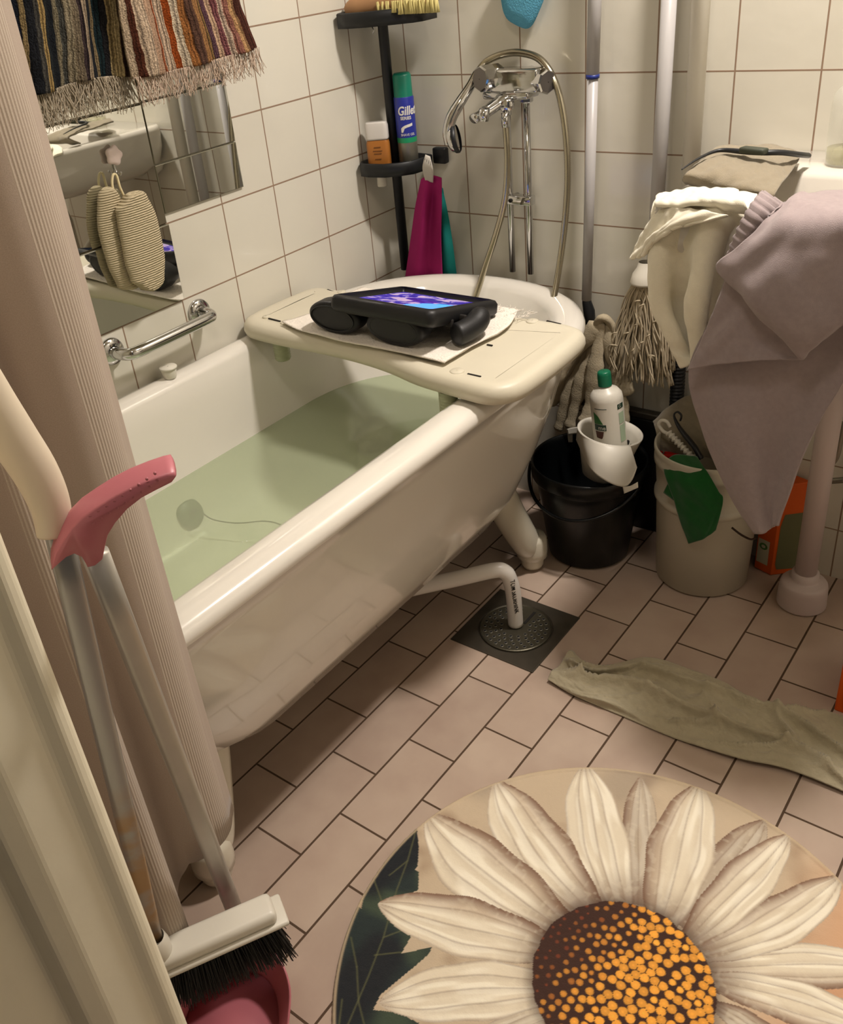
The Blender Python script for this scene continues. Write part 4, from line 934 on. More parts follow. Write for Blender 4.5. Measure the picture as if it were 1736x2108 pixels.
# grey-brown cloth and black strap on the sink deck
tc_ = [[at(1478, 303, z=.935), at(1530, 300, z=.935), at(1590, 300, z=.93), at(1650, 316, z=.915)],
       [at(1440, 335, z=.93), at(1500, 328, z=.935), at(1570, 325, z=.93), at(1642, 335, z=.915)],
       [at(1412, 358, z=.925), at(1480, 358, z=.925), at(1550, 360, z=.925), at(1620, 365, z=.912)],
       [at(1406, 368, z=.915), at(1460, 378, z=.912), at(1530, 385, z=.914), at(1600, 392, z=.91)],
       [at(1412, 376, z=.904), at(1460, 385, z=.904), at(1530, 395, z=.906), at(1592, 404, z=.905)]]
bm = cloth(tc_, 60, 50, lambda u, v: .003 * smoothnoise(u * 6, v * 6, 4))
tag(cloth_obj('microfibre_cloth', bm, M_micro, thick=.004), 'grey brown folded cloth lying on the back corner of the sink', 'cloth')
mb = MB(); sp_ = bez([at(1404, 349, z=.935), at(1432, 330, z=.941), at(1465, 314, z=.944), at(1490, 309, z=.945), at(1530, 312, z=.945), at(1570, 314, z=.945), at(1610, 314, z=.942), at(1645, 318, z=.930), at(1664, 320, z=.918)], 6)
n = len(sp_); mb.tube(sp_, [.0012 + .0045 * min(1, i / 26) for i in range(n)], 12, .8)
st = tag(mb.done('black_strap', M_black), 'thin curved black plastic strap lying on the grey brown cloth', 'strap')
mb = MB(); mb.box(at(1552, 310, z=.948), (.045, .018, .010), Matrix.Rotation(-.25, 3, 'Z'), .003); mb.done('pad', mat('dark_olive_rubber', '35392c', .6), st)

# pump bottle
PB = V((1.047, -.085, .8995))
pb = empty('pump_bottle', PB, 'clear plastic pump bottle with a little pale soap at the back of the sink', 'bottle')
M_clear = mat('clear_plastic', 'dfe0d6', .06, alpha=.22)
mb = MB(); mb.lathe([(.030, 0), (.034, .004), (.034, .095), (.031, .112), (.018, .128), (.013, .134), (.013, .142)], PB, n=40, cap0=True); mb.done('body', M_clear, pb)
mb = MB(); mb.lathe([(.029, .002), (.032, .005), (.032, .026), (.001, .026)], PB, n=36, cap0=True); mb.done('soap', mat('pale_soap', 'c2bd92', .2, alpha=.45), pb)
mb = MB(); mb.lathe([(.0155, .134), (.0155, .158), (.012, .162), (.005, .164), (.005, .185), (.010, .187), (.010, .196), (.001, .197)], PB, n=28); mb.tube([PB + V((0, 0, .19)), PB + V((.03, -.02, .188))], .005, 10); mb.done('pump_head', M_wplas, pb)
mb = MB(); mb.tube([PB + V((-.002, 0, .135)), PB + V((-.008, .004, .006))], .0025, 10); mb.lathe([(.008, .122), (.008, .136)], PB, n=16); mb.done('straw', M_wplas, pb)

# ================================================================ BUCKETS
BB = V((.612, -.158, 0))
bk = empty('black_bucket', BB, 'empty black plastic bucket standing behind the rear bathtub foot', 'bucket')
mb = MB(); mb.lathe([(.001, .003), (.088, .003), (.093, .006), (.120, .205), (.1225, .212), (.129, .214), (.131, .218), (.131, .246), (.1285, .250), (.125, .247), (.121, .235), (.118, .21), (.090, .012), (.001, .011)], BB, n=64); mb.done('body', M_bucket, bk)
hd_ = [BB + V((.131 * math.cos(a), .131 * math.sin(a), .222 - .060 * math.sin((a - 3.4) / (6.1 - 3.4) * PI))) * 1.0 for a in [3.4 + (6.1 - 3.4) * i / 30 for i in range(31)]]
mb = MB(); mb.tube([BB + (p - BB) * 1.0 + V((0, 0, 0)) for p in [V((BB.x + (p.x - BB.x) * 1.04, BB.y + (p.y - BB.y) * 1.04, p.z)) for p in hd_]], .004, 10); mb.done('handle', M_bucket, bk)

WB = V((.873, -.120, 0))
wk = empty('white_bucket', WB, 'tall white plastic bucket filled with cleaning cloths under the sink', 'bucket')
mb = MB(); mb.lathe([(.001, .002), (.094, .002), (.0985, .006), (.1055, .20), (.108, .206), (.111, .210), (.111, .218), (.108, .222), (.106, .224), (.111, .292), (.1145, .295), (.1145, .308), (.1125, .310), (.1155, .322), (.1155, .331), (.1135, .334), (.110, .331), (.108, .30), (.102, .21), (.092, .012), (.001, .010)], WB, n=64); mb.done('body', M_wplas2, wk)
hp = [at(1507, 1086, y=-.215), at(1525, 1100, y=-.215), at(1545, 1110, y=-.19), at(1556, 1108, y=-.15)]
mb = MB(); mb.tube(bez(hp, 6), .0022, 8); mb.done('wire_handle', mat('rusty_wire', '3a2c22', .6, .5), wk)

# wringer with cleaning bottle on the black bucket
WC = V((.668, -.172, 0))
wg = empty('mop_wringer', WC + V((0, 0, .25)), 'white plastic mop wringer hooked on the rim of the black bucket', 'wringer')
tilt = Matrix.Rotation(math.radians(7), 3, 'Y') @ Matrix.Rotation(math.radians(-5), 3, 'X')
O = V((.668, -.172, .335))
def wl(p): return O + tilt @ V(p)
mb = MB(); n = 48; R_ = []
def wring(r, z, k=0): return [wl((r * math.cos(a) * 1.0, r * math.sin(a) * .95, z + k * math.sin(a) * .3)) for a in [2 * PI * i / n for i in range(n)]]
mb.rings([wring(.030, -.115), wring(.044, -.105), wring(.058, -.05), wring(.068, -.010), wring(.0715, 0), wring(.0715, .003), wring(.0665, .002), wring(.061, -.012), wring(.052, -.05), wring(.040, -.095), wring(.028, -.105)], True, True)
mb.done('basket', M_wplas, wg)
for i in range(8):
    a = -.4 + i * .35; m_ = MB(); p = wl((.0555 * math.cos(a), .0555 * math.sin(a) * .95, -.045)); m_.box(p, (.006, .006, .035), Matrix.Rotation(a, 3, 'Z'), .001); m_.done('slot', M_dark, wg, smooth=False)
# broad spout shaped lip running down to the hook at the front
ta = [wl((.070 * math.cos(a), .066 * math.sin(a), .002)) for a in [math.radians(d) for d in (-150, -125, -100, -75, -50, -28)]]
tb_ = [at(u, v, y=yy) for u, v, yy in ((1187, 905, -.20), (1215, 962, -.262), (1248, 990, -.285), (1283, 1002, -.295), (1300, 990, -.292), (1311, 962, -.275))]
mid = [a_.lerp(b_, .5) + V((0, 0, .002)) for a_, b_ in zip(ta, tb_)]
bm = cloth([ta, mid, tb_], 30, 20); cloth_obj('front_lip', bm, M_wplas, wg, .0025)
bm = cloth([[at(1283, 1002, y=-.295), at(1298, 1000, y=-.296), at(1313, 992, y=-.294)], [at(1286, 1016, y=-.298), at(1300, 1010, y=-.299), at(1314, 1004, y=-.297)]], 10, 6); cloth_obj('front_hook', bm, M_wplas, wg, .003)
bm = cloth([[at(1196, 878, y=-.125), at(1180, 880, y=-.12), at(1168, 883, y=-.118)], [at(1200, 892, y=-.13), at(1184, 893, y=-.125), at(1170, 895, y=-.122)]], 10, 6); cloth_obj('back_hook', bm, M_wplas, wg, .004)
bm = cloth([[at(1168, 883, y=-.118), at(1178, 882, y=-.12)], [at(1171, 910, y=-.120), at(1179, 910, y=-.122)]], 6, 6); cloth_obj('hook_tip', bm, M_wplas, wg, .003)

cbt = empty('cleaner_bottle', V((.672, -.17, .26)), 'white cleaner bottle with a green cap standing in the mop wringer', 'bottle')
ctop = at(1243, 760, y=-.175); cbot = V((.6755, -.172, .262)); axb = (ctop - cbot).normalized(); Lb = (ctop - cbot).length
mb = MB(); mb.lathe([(.028, 0), (.0345, .004), (.0352, .02), (.0350, Lb - .066), (.0335, Lb - .056), (.026, Lb - .046), (.014, Lb - .040), (.012, Lb - .036)], cbot, axis=axb, n=40, cap0=True); mb.done('body', M_wplas, cbt)
mb = MB(); mb.lathe([(.0145, Lb - .036), (.0145, Lb - .012), (.0135, Lb - .006), (.0115, Lb - .004), (.001, Lb - .0035)], cbot, axis=axb, n=30); mb.done('cap', mat('green_cap', '10694a', .35), cbt)
xa = axb.cross(V((0, 0, 1))); xa = V((1, 0, 0)) - axb * axb.x; xa.normalize(); ya = axb.cross(xa)
def onb(s_, h_, z=.0004):   # s_ round the bottle (m, right positive, 0 faces the room), h_ up from the base
    vd = CAM - cbot; vd -= axb * vd.dot(axb); vd.normalize(); rt = axb.cross(vd); a = s_ / .0352
    return cbot + axb * h_ + (vd * math.cos(a) + rt * math.sin(a)) * (.0352 + z)
def decal(nm, pts, col):
    m_ = MB(); sub = []
    for k in range(len(pts)):
        a_, b_ = pts[k], pts[(k + 1) % len(pts)]
        for t in range(4): sub.append((a_[0] + (b_[0] - a_[0]) * t / 4, a_[1] + (b_[1] - a_[1]) * t / 4))
    # strips across so the mark follows the curve
    xs = sorted(set(round(min(s[0] for s in sub) + i * .002, 4) for i in range(int((max(s[0] for s in sub) - min(s[0] for s in sub)) / .002) + 2)))
    def span(x):
        hs_ = []
        for k in range(len(pts)):
            (ax_, ay_), (bx_, by_) = pts[k], pts[(k + 1) % len(pts)]
            if (ax_ - x) * (bx_ - x) <= 0 and ax_ != bx_: hs_.append(ay_ + (by_ - ay_) * (x - ax_) / (bx_ - ax_))
        return (min(hs_), max(hs_)) if len(hs_) >= 2 else None
    mx2 = max(p[0] for p in pts); mn2 = min(p[0] for p in pts); N = 10
    col_ = [(x, span(min(max(x, mn2 + 1e-6), mx2 - 1e-6))) for x in [mn2 + (mx2 - mn2) * i / N for i in range(N + 1)]]
    prev = None
    for x, sp2 in col_:
        if sp2 is None: prev = None; continue
        cur = (m_.bm.verts.new(onb(x, sp2[0])), m_.bm.verts.new(onb(x, sp2[1])))
        if prev: m_.bm.faces.new((prev[0], cur[0], cur[1], prev[1]))
        prev = cur
    return m_.done(nm, mat(*col), cbt, smooth=False)
C_dg = ('label_dark_green', '1d3a2c', .5); C_lg = ('label_pale_green', 'a3b59a', .5); C_bn = ('label_brown', '4a2417', .5); C_gn = ('label_green', '2f6b34', .5)
decal('label_box', [(-.034, Lb - .128), (-.006, Lb - .128), (-.006, Lb - .114), (-.034, Lb - .114)], C_dg)
decal('label_leaf', [(-.034, Lb - .113), (-.012, Lb - .113), (-.022, Lb - .095), (-.034, Lb - .086)], C_gn)
decal('label_picture', [(-.033, Lb - .130), (-.012, Lb - .130), (-.014, Lb - .140), (-.017, Lb - .148), (-.031, Lb - .146)], C_bn)
decal('label_grass', [(-.034, .012), (.004, .012), (-.012, .030), (-.034, .044)], C_lg)
decal('label_line', [(-.030, Lb - .0785), (-.002, Lb - .0785), (-.002, Lb - .0770), (-.030, Lb - .0770)], C_dg)
decal('label_text', [(.024, Lb - .118), (.040, Lb - .118), (.040, Lb - .092), (.024, Lb - .092)], C_lg)
decal('label_text', [(.024, .06), (.042, .06), (.042, .10), (.024, .10)], C_lg)
decal('label_box', [(.022, Lb - .083), (.040, Lb - .083), (.040, Lb - .072), (.022, Lb - .072)], C_dg)
text_mesh('me', .0135, lambda x, y, z: onb(-.0155 + x, Lb - .1215 + y, .0009), M_lw, 'lettering', cbt, sx=1.0, bold=.0002)
text_mesh('G', .010, lambda x, y, z: onb(.028 + x, Lb - .0775 + y, .0009), M_lw, 'lettering', cbt)

# things in the white bucket
fc = px2([[(1345, 868, -.09), (1380, 835, -.06), (1430, 815, -.05), (1480, 850, -.06)], [(1350, 885, -.12), (1385, 870, -.10), (1430, 860, -.09), (1480, 880, -.10)], [(1356, 915, -.13), (1392, 905, -.12), (1435, 900, -.115), (1480, 920, -.12)], [(1362, 935, -.125), (1395, 935, -.12), (1435, 935, -.115), (1475, 950, -.12)]])
tag(cloth_obj('floor_cloth', cloth(fc, 40, 40, lambda u, v: .003 * smoothnoise(u * 5, v * 5, 3)), M_micro, thick=.003), 'taupe floor cloth hung over the back rim of the white bucket', 'cloth')
gc = px2([[(1366, 960, -.205), (1385, 938, -.185), (1410, 936, -.185), (1436, 942, -.19)], [(1372, 985, -.236), (1400, 985, -.244), (1430, 985, -.244), (1455, 970, -.236)], [(1388, 1030, -.240), (1415, 1035, -.246), (1450, 1035, -.246), (1480, 1012, -.238)], [(1400, 1070, -.240), (1422, 1080, -.245), (1455, 1080, -.245), (1489, 1030, -.236)], [(1418, 1119, -.238), (1430, 1116, -.241), (1450, 1108, -.241), (1474, 1092, -.236)]])
bm = cloth(gc, 40, 50, lambda u, v: .002 * smoothnoise(u * 4, v * 4, 7)); g2 = px2([[(1378, 990, -.236), (1390, 1000, -.238)], [(1366, 1014, -.236), (1388, 1030, -.238)]]); bm = cloth(g2, 8, 8, bm=bm)
tag(cloth_obj('green_cloth', bm, M_gcloth, thick=.002), 'dark green cloth hanging over the front rim of the white bucket', 'cloth')
m_ = MB(); q_ = bez([at(1352, 932, z=.285), at(1368, 926, z=.29), at(1382, 934, z=.285), at(1400, 928, z=.285)], 6); m_.tube(q_, .009, 12, .7); m_.tube(bez([at(1362, 942, z=.285), at(1378, 938, z=.285), at(1398, 940, z=.285)], 6), .008, 12, .7)
tag(m_.done('red_cloth', mat('red_cloth', 'a12013', .9, bump=(600, .4, .001))), 'crumpled red cloth inside the white bucket', 'cloth')
hk1 = empty('spiral_brush', at(1400, 910, y=-.15), 'white plastic rod with a spiral shaft and hooked end in the white bucket', 'brush')
mb = MB(); mb.tube(bez([at(1380, 879, y=-.148), at(1373, 868, y=-.148), at(1362, 866, y=-.148), at(1357, 875, y=-.148), at(1366, 888, y=-.15), at(1378, 893, y=-.15)], 5), .0038, 10); mb.done('hook', M_wplas, hk1)
a = at(1376, 890, y=-.150); b = at(1436, 952, y=-.165)
mb = MB(); P_ = [a.lerp(b, i / 80) for i in range(81)]; mb.tube(P_, [.0065 + .0018 * math.sin(i * PI / 4) for i in range(81)], 12); mb.done('spiral_shaft', M_wplas, hk1)
mb = MB(); P_ = bez([at(1401, 866, y=-.135), at(1403, 855, y=-.135), at(1395, 848, y=-.135), at(1388, 855, y=-.135), at(1396, 875, y=-.14), at(1412, 898, y=-.15), at(1430, 920, y=-.16), at(1444, 945, y=-.165)], 6); n = len(P_); mb.tube(P_, [.0028 + .0048 * min(1, max(0, (i - 18) / 12)) for i in range(n)], 12, .7)
tag(mb.done('hooked_handle', M_black), 'black plastic handle with a hooked end leaning in the white bucket', 'handle')

# orange boxes
def carton(a, b, c, h, nm, label):
    d = a + (c - b); r = empty(nm, b, label, 'box')
    m_ = MB(); m_.prism([(p.x, p.y) for p in (a, b, c, d)], .001, h, .002); m_.done('carton', M_orange, r, smooth=False); return r
A_, B_, C_ = V((.968, -.048, 0)), V((1.008, -.060, 0)), V((1.056, -.016, 0))
ob_ = carton(A_, B_, C_, .235, 'orange_carton', 'orange and white carton standing behind the tall sink leg')
nrm = V((B_.y - A_.y, A_.x - B_.x, 0)).normalized(); nrm = nrm if nrm.dot(CAM - A_) > 0 else -nrm
def onf(s_, h_, k=.0008): return A_.lerp(B_, s_) + V((0, 0, h_)) + nrm * k
m_ = MB(); m_.bm.faces.new([m_.bm.verts.new(onf(*p)) for p in ((.06, .022), (.74, .022), (.74, .085), (.06, .085))]); m_.done('white_label', mat('label_paper', 'b9b49c', .6), ob_, smooth=False)
m_ = MB(); m_.bm.faces.new([m_.bm.verts.new(onf(.4 + .24 * math.cos(t) , .068 + .0085 * math.sin(t), .0014)) for t in [2 * PI * i / 20 for i in range(20)]]); m_.done('green_emblem', mat('emblem_green', '4f7a3c', .6), ob_, smooth=False)
m_ = MB(); m_.bm.faces.new([m_.bm.verts.new(onf(.4 + .12 * math.cos(t), .068 + .0042 * math.sin(t), .0018)) for t in [2 * PI * i / 20 for i in range(20)]]); m_.done('emblem_centre', mat('label_paper', 'b9b49c', .6), ob_, smooth=False)
n2 = V((C_.y - B_.y, B_.x - C_.x, 0)).normalized(); n2 = n2 if n2.dot(CAM - B_) > 0 else -n2
def ons(s_, h_): return B_.lerp(C_, s_) + V((0, 0, h_)) + n2 * .0008
m_ = MB(); m_.bm.faces.new([m_.bm.verts.new(ons(*p)) for p in ((.10, .03), (.16, .016), (.95, .012), (.95, .16), (.22, .16), (.12, .13))]); m_.done('olive_panel', mat('olive_print', '6a6a48', .6), ob_, smooth=False)
A2 = at(1717, 1462, z=0); m_ = MB(); m_.box((A2.x + .10, A2.y + .07, .062), (.20, .14, .124), bev=.003)
tag(m_.done('orange_box', M_orange, smooth=False), 'plain orange box cut off by the right edge of the view', 'box')

# ================================================================ FLOOR: rag and rug
top = [(1178, 1345), (1230, 1385), (1330, 1362), (1420, 1385), (1490, 1408), (1560, 1445), (1650, 1462), (1736, 1492), (1810, 1530)]
bot = [(1128, 1405), (1190, 1438), (1290, 1480), (1370, 1515), (1450, 1545), (1530, 1572), (1620, 1592), (1736, 1636), (1800, 1668)]
rows = []
for f in (0, .12, .28, .42, .58, .72, .86, 1):
    rows.append([V(((at(*t, z=0)).lerp(at(*b, z=0), f).x, (at(*t, z=0)).lerp(at(*b, z=0), f).y, .008 + .005 * math.sin(f * 9 + i * .9) + (.004 if 0 < f < 1 else -.002))) for i, (t, b) in enumerate(zip(top, bot))])
def ragd(u, v):
    r1 = abs(math.sin(v * 8.5 + 1.6 * math.sin(u * 4.2) + .6 * math.sin(u * 11)))
    r2 = abs(math.sin(u * 14 + v * 5 + 1.3 * math.sin(v * 7)))
    e = min(1, 6 * v, 6 * (1 - v), 12 * u)
    return -(.024 * (1 - r1) ** 3.2 + .016 * (1 - r2) ** 5 * (1 if math.sin(u * 9 + v * 3) > 0 else .3) + .003 * smoothnoise(u * 24, v * 9, 2)) * e
bm = cloth(rows, 220, 80, ragd)
for v_ in bm.verts: v_.co.z = max(.003, v_.co.z)
tag(cloth_obj('floor_rag', bm, M_rag, thick=.003), 'crumpled greyish green terry rag stretched along the floor tiles', 'rag')

RC = (1.140, -1.107); RR = .402; STEP = .0015
def rugpt(a, b): p = at(680 + a * .6083, 1540 + b * .6083, z=.007); return (p.x, p.y)
nx = int(2 * RR / STEP) + 3; gx = RC[0] - RR - STEP + np.arange(nx) * STEP; gy = RC[1] - RR - STEP + np.arange(nx) * STEP
Xg, Yg = np.meshgrid(gx, gy); rad = np.hypot(Xg - RC[0], Yg - RC[1])
def vnoise(x, y, s, seed):
    r = np.random.default_rng(seed).random((64, 64)); x = x * s; y = y * s; xi = np.floor(x).astype(int); yi = np.floor(y).astype(int); fx_ = x - xi; fy_ = y - yi
    fx_ = fx_ * fx_ * (3 - 2 * fx_); fy_ = fy_ * fy_ * (3 - 2 * fy_); g = lambda a, b: r[a % 64, b % 64]
    return (g(xi, yi) * (1 - fx_) + g(xi + 1, yi) * fx_) * (1 - fy_) + (g(xi, yi + 1) * (1 - fx_) + g(xi + 1, yi + 1) * fx_) * fy_
N1 = vnoise(Xg, Yg, 14, 1) * .6 + vnoise(Xg, Yg, 40, 2) * .4; N2 = vnoise(Xg, Yg, 160, 3)
def C3(h): return np.array(lin(h)[:3])
def mixc(A, c, f): return A * (1 - f[..., None]) + C3(c) * f[..., None] if isinstance(c, str) else A * (1 - f[..., None]) + c * f[..., None]
def sst(a, b, x): t = np.clip((x - a) / (b - a), 0, 1); return t * t * (3 - 2 * t)
colr = np.ones(Xg.shape + (3,)) * C3('ccb89c'); colr = mixc(colr, 'a38a70', sst(.45, .85, N1) * .8); colr = mixc(colr, '8f8275', sst(.6, .9, vnoise(Xg, Yg, 9, 8)) * .5)
colr = mixc(colr, 'e0a070', sst(1.25, 1.4, Xg) * .6)
def inpoly(poly):
    ins = np.zeros(Xg.shape, bool); n = len(poly)
    for i in range(n):
        (x1_, y1_), (x2_, y2_) = poly[i], poly[(i + 1) % n]
        if y1_ == y2_: continue
        ins ^= ((y1_ > Yg) != (y2_ > Yg)) & (Xg < (x2_ - x1_) * (Yg - y1_) / (y2_ - y1_) + x1_)
    return ins
leaf = [rugpt(*p) for p in ((292, 262), (300, 330), (296, 400), (285, 410), (300, 420), (298, 480), (190, 520), (262, 600), (272, 640), (240, 695), (345, 672), (335, 695), (290, 735), (235, 780), (170, 835), (145, 885), (230, 895), (300, 930), (330, 1100), (-200, 1300), (-200, 300), (150, 250))]
notch = [rugpt(*p) for p in ((120, 470), (105, 545), (60, 520), (60, 450))]
lm = inpoly(leaf) & ~inpoly(notch)
lc = np.ones(Xg.shape + (3,)) * C3('1c2a28'); lc = mixc(lc, '3c4a38', sst(.45, .75, vnoise(Xg, Yg, 22, 5))); lc = mixc(lc, '0c1218', sst(.5, .8, vnoise(Xg, Yg, 12, 6)))
def seglines(pts, wd, A, c, al):
    P_ = [rugpt(*p) for p in pts]; d = np.full(Xg.shape, 9.)
    for (ax_, ay_), (bx_, by_) in zip(P_[:-1], P_[1:]):
        vx, vy = bx_ - ax_, by_ - ay_; t = np.clip(((Xg - ax_) * vx + (Yg - ay_) * vy) / (vx * vx + vy * vy), 0, 1); d = np.minimum(d, np.hypot(Xg - ax_ - t * vx, Yg - ay_ - t * vy))
    return mixc(A, c, np.clip(1 - d / wd, 0, 1) * al)
for ps in (((290, 280), (262, 380), (225, 480), (180, 640), (130, 770), (60, 934)), ((262, 380), (200, 430)), ((180, 640), (260, 610)), ((150, 700), (240, 690)), ((90, 740), (96, 860), (115, 934)), ((70, 640), (90, 740)), ((40, 850), (30, 934)), ((150, 450), (190, 560))):
    lc = seglines(ps, .0018, lc, '6c6d44', .6)
colr = np.where(lm[..., None], lc, colr)
def petal(tip, base, Lp, Rp, col='fdf4de', shade='7c5a44', brown=0.0, side=1):
    global colr
    T_, B0, L_, R0 = (np.array(rugpt(*p)) for p in (tip, base, Lp, Rp))
    ax_ = T_ - B0; ln = np.hypot(*ax_); ax_ = ax_ / ln; nr = np.array([-ax_[1], ax_[0]])
    sl = (L_ - B0) @ nr; sr = (R0 - B0) @ nr; hi, lo = max(sl, sr), min(sl, sr); off = (hi + lo) / 2; w0 = (hi - lo) / 2 * 1.08
    t = ((Xg - B0[0]) * ax_[0] + (Yg - B0[1]) * ax_[1]) / ln; s_ = (Xg - B0[0]) * nr[0] + (Yg - B0[1]) * nr[1]
    tc = np.clip(t, 0, 1); wv = w0 * (np.sin(PI * np.clip(.12 + .88 * tc, 0, 1)) ** .62) * (1 - .25 * (1 - tc) ** 2) * (1 + .04 * np.sin(tc * 17 + tip[0]))
    c = off * np.sin(PI * tc) ** .8; q = (s_ - c) / np.maximum(wv, 1e-4)
    m = (np.abs(q) < 1) & (t > -.02) & (t < 1)
    A = np.ones(Xg.shape + (3,)) * C3(col); A = mixc(A, 'd8c6a8', sst(.35, .7, vnoise(q * 2 + tip[0], tc * 1.5 + tip[1], 3, 9)) * .5)
    for k, q0 in enumerate((-.48, .02, .50)):
        qq = q0 + .07 * np.sin(tc * 5 + k + tip[1]); A = mixc(A, shade, np.clip(1 - np.abs(q - qq) / .055, 0, 1) * .45 * sst(0, .15, tc))
        A = mixc(A, shade, np.clip(1 - np.abs(q - qq - .08) / .16, 0, 1) * .16)
    A = mixc(A, 'a07d62', sst(.10, .9, q * side) * .55 * (1 if side else 0)); A = mixc(A, shade, sst(.55, 1, q * side) * .80 * (1 if side else 0)); A = mixc(A, shade, sst(.86, 1, np.abs(q)) * .55)
    A = mixc(A, '6b4a34', sst(.28, .0, t) * .75); A = mixc(A, shade, sst(.86, 1.0, t) * .45); A = mixc(A, '7b5f4c', np.full(Xg.shape, brown))
    A = mixc(A, 'f6ecd2', sst(.6, .9, N2) * .18)
    colr = np.where(m[..., None], A, colr)
petal((1470, 245), (1200, 600), (1290, 330), (1440, 420), brown=.45); petal((1050, 98), (1040, 520), (1112, 230), (986, 230), brown=.42)
petal((1600, 1100), (1300, 870), (1480, 925), (1440, 1010), brown=.4); petal((430, 1040), (810, 890), (620, 895), (660, 1010), brown=.35)
petal((700, 1500), (950, 1000), (700, 1200), (920, 1260)); petal((1060, 1550), (1050, 1000), (940, 1260), (1170, 1260)); petal((1420, 1450), (1180, 1000), (1240, 1260), (1440, 1180))
petal((2010, 770), (1285, 745), (1640, 662), (1640, 812), side=-1); petal((1960, 1010), (1300, 790), (1640, 805), (1560, 935), side=-1)
petal((1728, 435), (1270, 690), (1560, 668), (1535, 475), side=1); petal((1550, 295), (1222, 640), (1500, 482), (1345, 392), side=1)
petal((1250, 122), (1120, 592), (1308, 330), (1070, 340), side=1); petal((862, 56), (975, 535), (995, 250), (795, 260), side=0)
petal((560, 112), (872, 540), (782, 270), (590, 375), side=-1); petal((330, 228), (780, 600), (610, 345), (440, 515), side=-1)
petal((163, 525), (745, 678), (450, 500), (470, 712), side=-1); petal((165, 862), (768, 812), (450, 722), (420, 930), side=0)
# flower centre
pA_, pB_, pC_ = (np.array(rugpt(*p)) for p in ((735, 620), (1297, 800), (980, 523)))
Mx = 2 * np.array([pB_ - pA_, pC_ - pA_]); rhs = np.array([pB_ @ pB_ - pA_ @ pA_, pC_ @ pC_ - pA_ @ pA_]); fc_ = np.linalg.solve(Mx, rhs); frad = np.hypot(*(pA_ - fc_))
dm = np.hypot(Xg - fc_[0], Yg - fc_[1]) + .004 * (vnoise(Xg, Yg, 90, 11) - .5)
seeds = []; rs = random.Random(3)
for _ in range(14000):
    a, r_ = rs.random() * 2 * PI, math.sqrt(rs.random()) * frad; x_, y_2 = fc_[0] + r_ * math.cos(a), fc_[1] + r_ * math.sin(a)
    if all((x_ - p) ** 2 + (y_2 - q) ** 2 > .0116 ** 2 for p, q in seeds): seeds.append((x_, y_2))
d1 = np.full(Xg.shape, 9.); id1 = np.zeros(Xg.shape, int); sub = dm < frad + .01
xs_, ys_ = Xg[sub], Yg[sub]; S_ = np.array(seeds); best = np.full(xs_.shape, 9.); bid = np.zeros(xs_.shape, int); sec = np.full(xs_.shape, 9.)
for k, (p, q) in enumerate(S_):
    d = np.hypot(xs_ - p, ys_ - q) * (1 + .035 * np.sin(3 * np.arctan2(ys_ - q, xs_ - p) + k)); up = d < best; sec = np.where(up, best, np.minimum(sec, d)); bid = np.where(up, k, bid); best = np.where(up, d, best)
tip_dir = np.array(rugpt(760, 640)) - fc_; tip_dir /= np.hypot(*tip_dir)
side_s = ((S_ - fc_) @ tip_dir) / frad; rs_ = np.random.default_rng(5).random(len(S_))
size = np.clip(.0072 - .0030 * np.clip(side_s - .05, 0, 1) * 1.6 - .0018 * (rs_ > .85), .0022, .0075); dark = np.clip((side_s - .12) * 1.7 + (rs_ - .6) * .8, 0, 1)
sc_ = C3('f2a53a')[None] * (1 - dark[:, None]) + C3('6b2f12')[None] * dark[:, None]; sc_ = sc_ * (.8 + .4 * rs_[:, None])
base_c = np.ones(xs_.shape + (3,)) * C3('3a1c0c'); inner = np.clip((size[bid] * (.98) - best) / .0011, 0, 1) * (sec - best > .0006)
cc = base_c * (1 - inner[:, None]) + sc_[bid] * inner[:, None]; cc = cc * (1 + .25 * np.clip(1 - best / .003, 0, 1))[:, None]
full = colr.copy(); full[sub] = cc; edge = np.clip((frad + .002 - dm) / .002, 0, 1); halo = np.clip((frad + .016 - dm) / .016, 0, 1) * .6
colr = mixc(colr, '3a2416', halo * (dm > frad)); colr = np.where((edge > .5)[..., None], full, colr)
colr = mixc(colr, 'c9b493', sst(RR - .009, RR - .006, rad) * .7)
zz = .0065 + .0006 * (N1 - .5) + .0004 * (N2 - .5) + .0018 * sst(RR - .012, RR - .008, rad) * sst(RR - .001, RR - .005, rad); zz = np.where(rad > RR - .0025, .001, zz)
inside = rad < RR; idx = -np.ones(Xg.shape, int); idx[inside] = np.arange(inside.sum())
verts = np.stack([Xg[inside], Yg[inside], zz[inside]], 1)
qa, qb, qc, qd = idx[:-1, :-1], idx[:-1, 1:], idx[1:, 1:], idx[1:, :-1]; ok = (qa >= 0) & (qb >= 0) & (qc >= 0) & (qd >= 0)
faces = np.stack([qa[ok], qb[ok], qc[ok], qd[ok]], 1)
me = bpy.data.meshes.new('round_rug'); me.vertices.add(len(verts)); me.vertices.foreach_set('co', verts.astype(np.float32).ravel())
me.loops.add(faces.size); me.loops.foreach_set('vertex_index', faces.ravel().astype(np.int32)); me.polygons.add(len(faces)); me.polygons.foreach_set('loop_start', (np.arange(len(faces)) * 4).astype(np.int32)); me.update(calc_edges=True)
ca = me.color_attributes.new('print', 'FLOAT_COLOR', 'POINT'); ca.data.foreach_set('color', np.concatenate([np.clip(colr[inside], 0, 1), np.ones((len(verts), 1))], 1).astype(np.float32).ravel())
m = bpy.data.materials.new('printed_plush'); m.use_nodes = True; nt = m.node_tree; b = nt.nodes['Principled BSDF']; b.inputs['Roughness'].default_value = .85; b.inputs['Sheen Weight'].default_value = .25
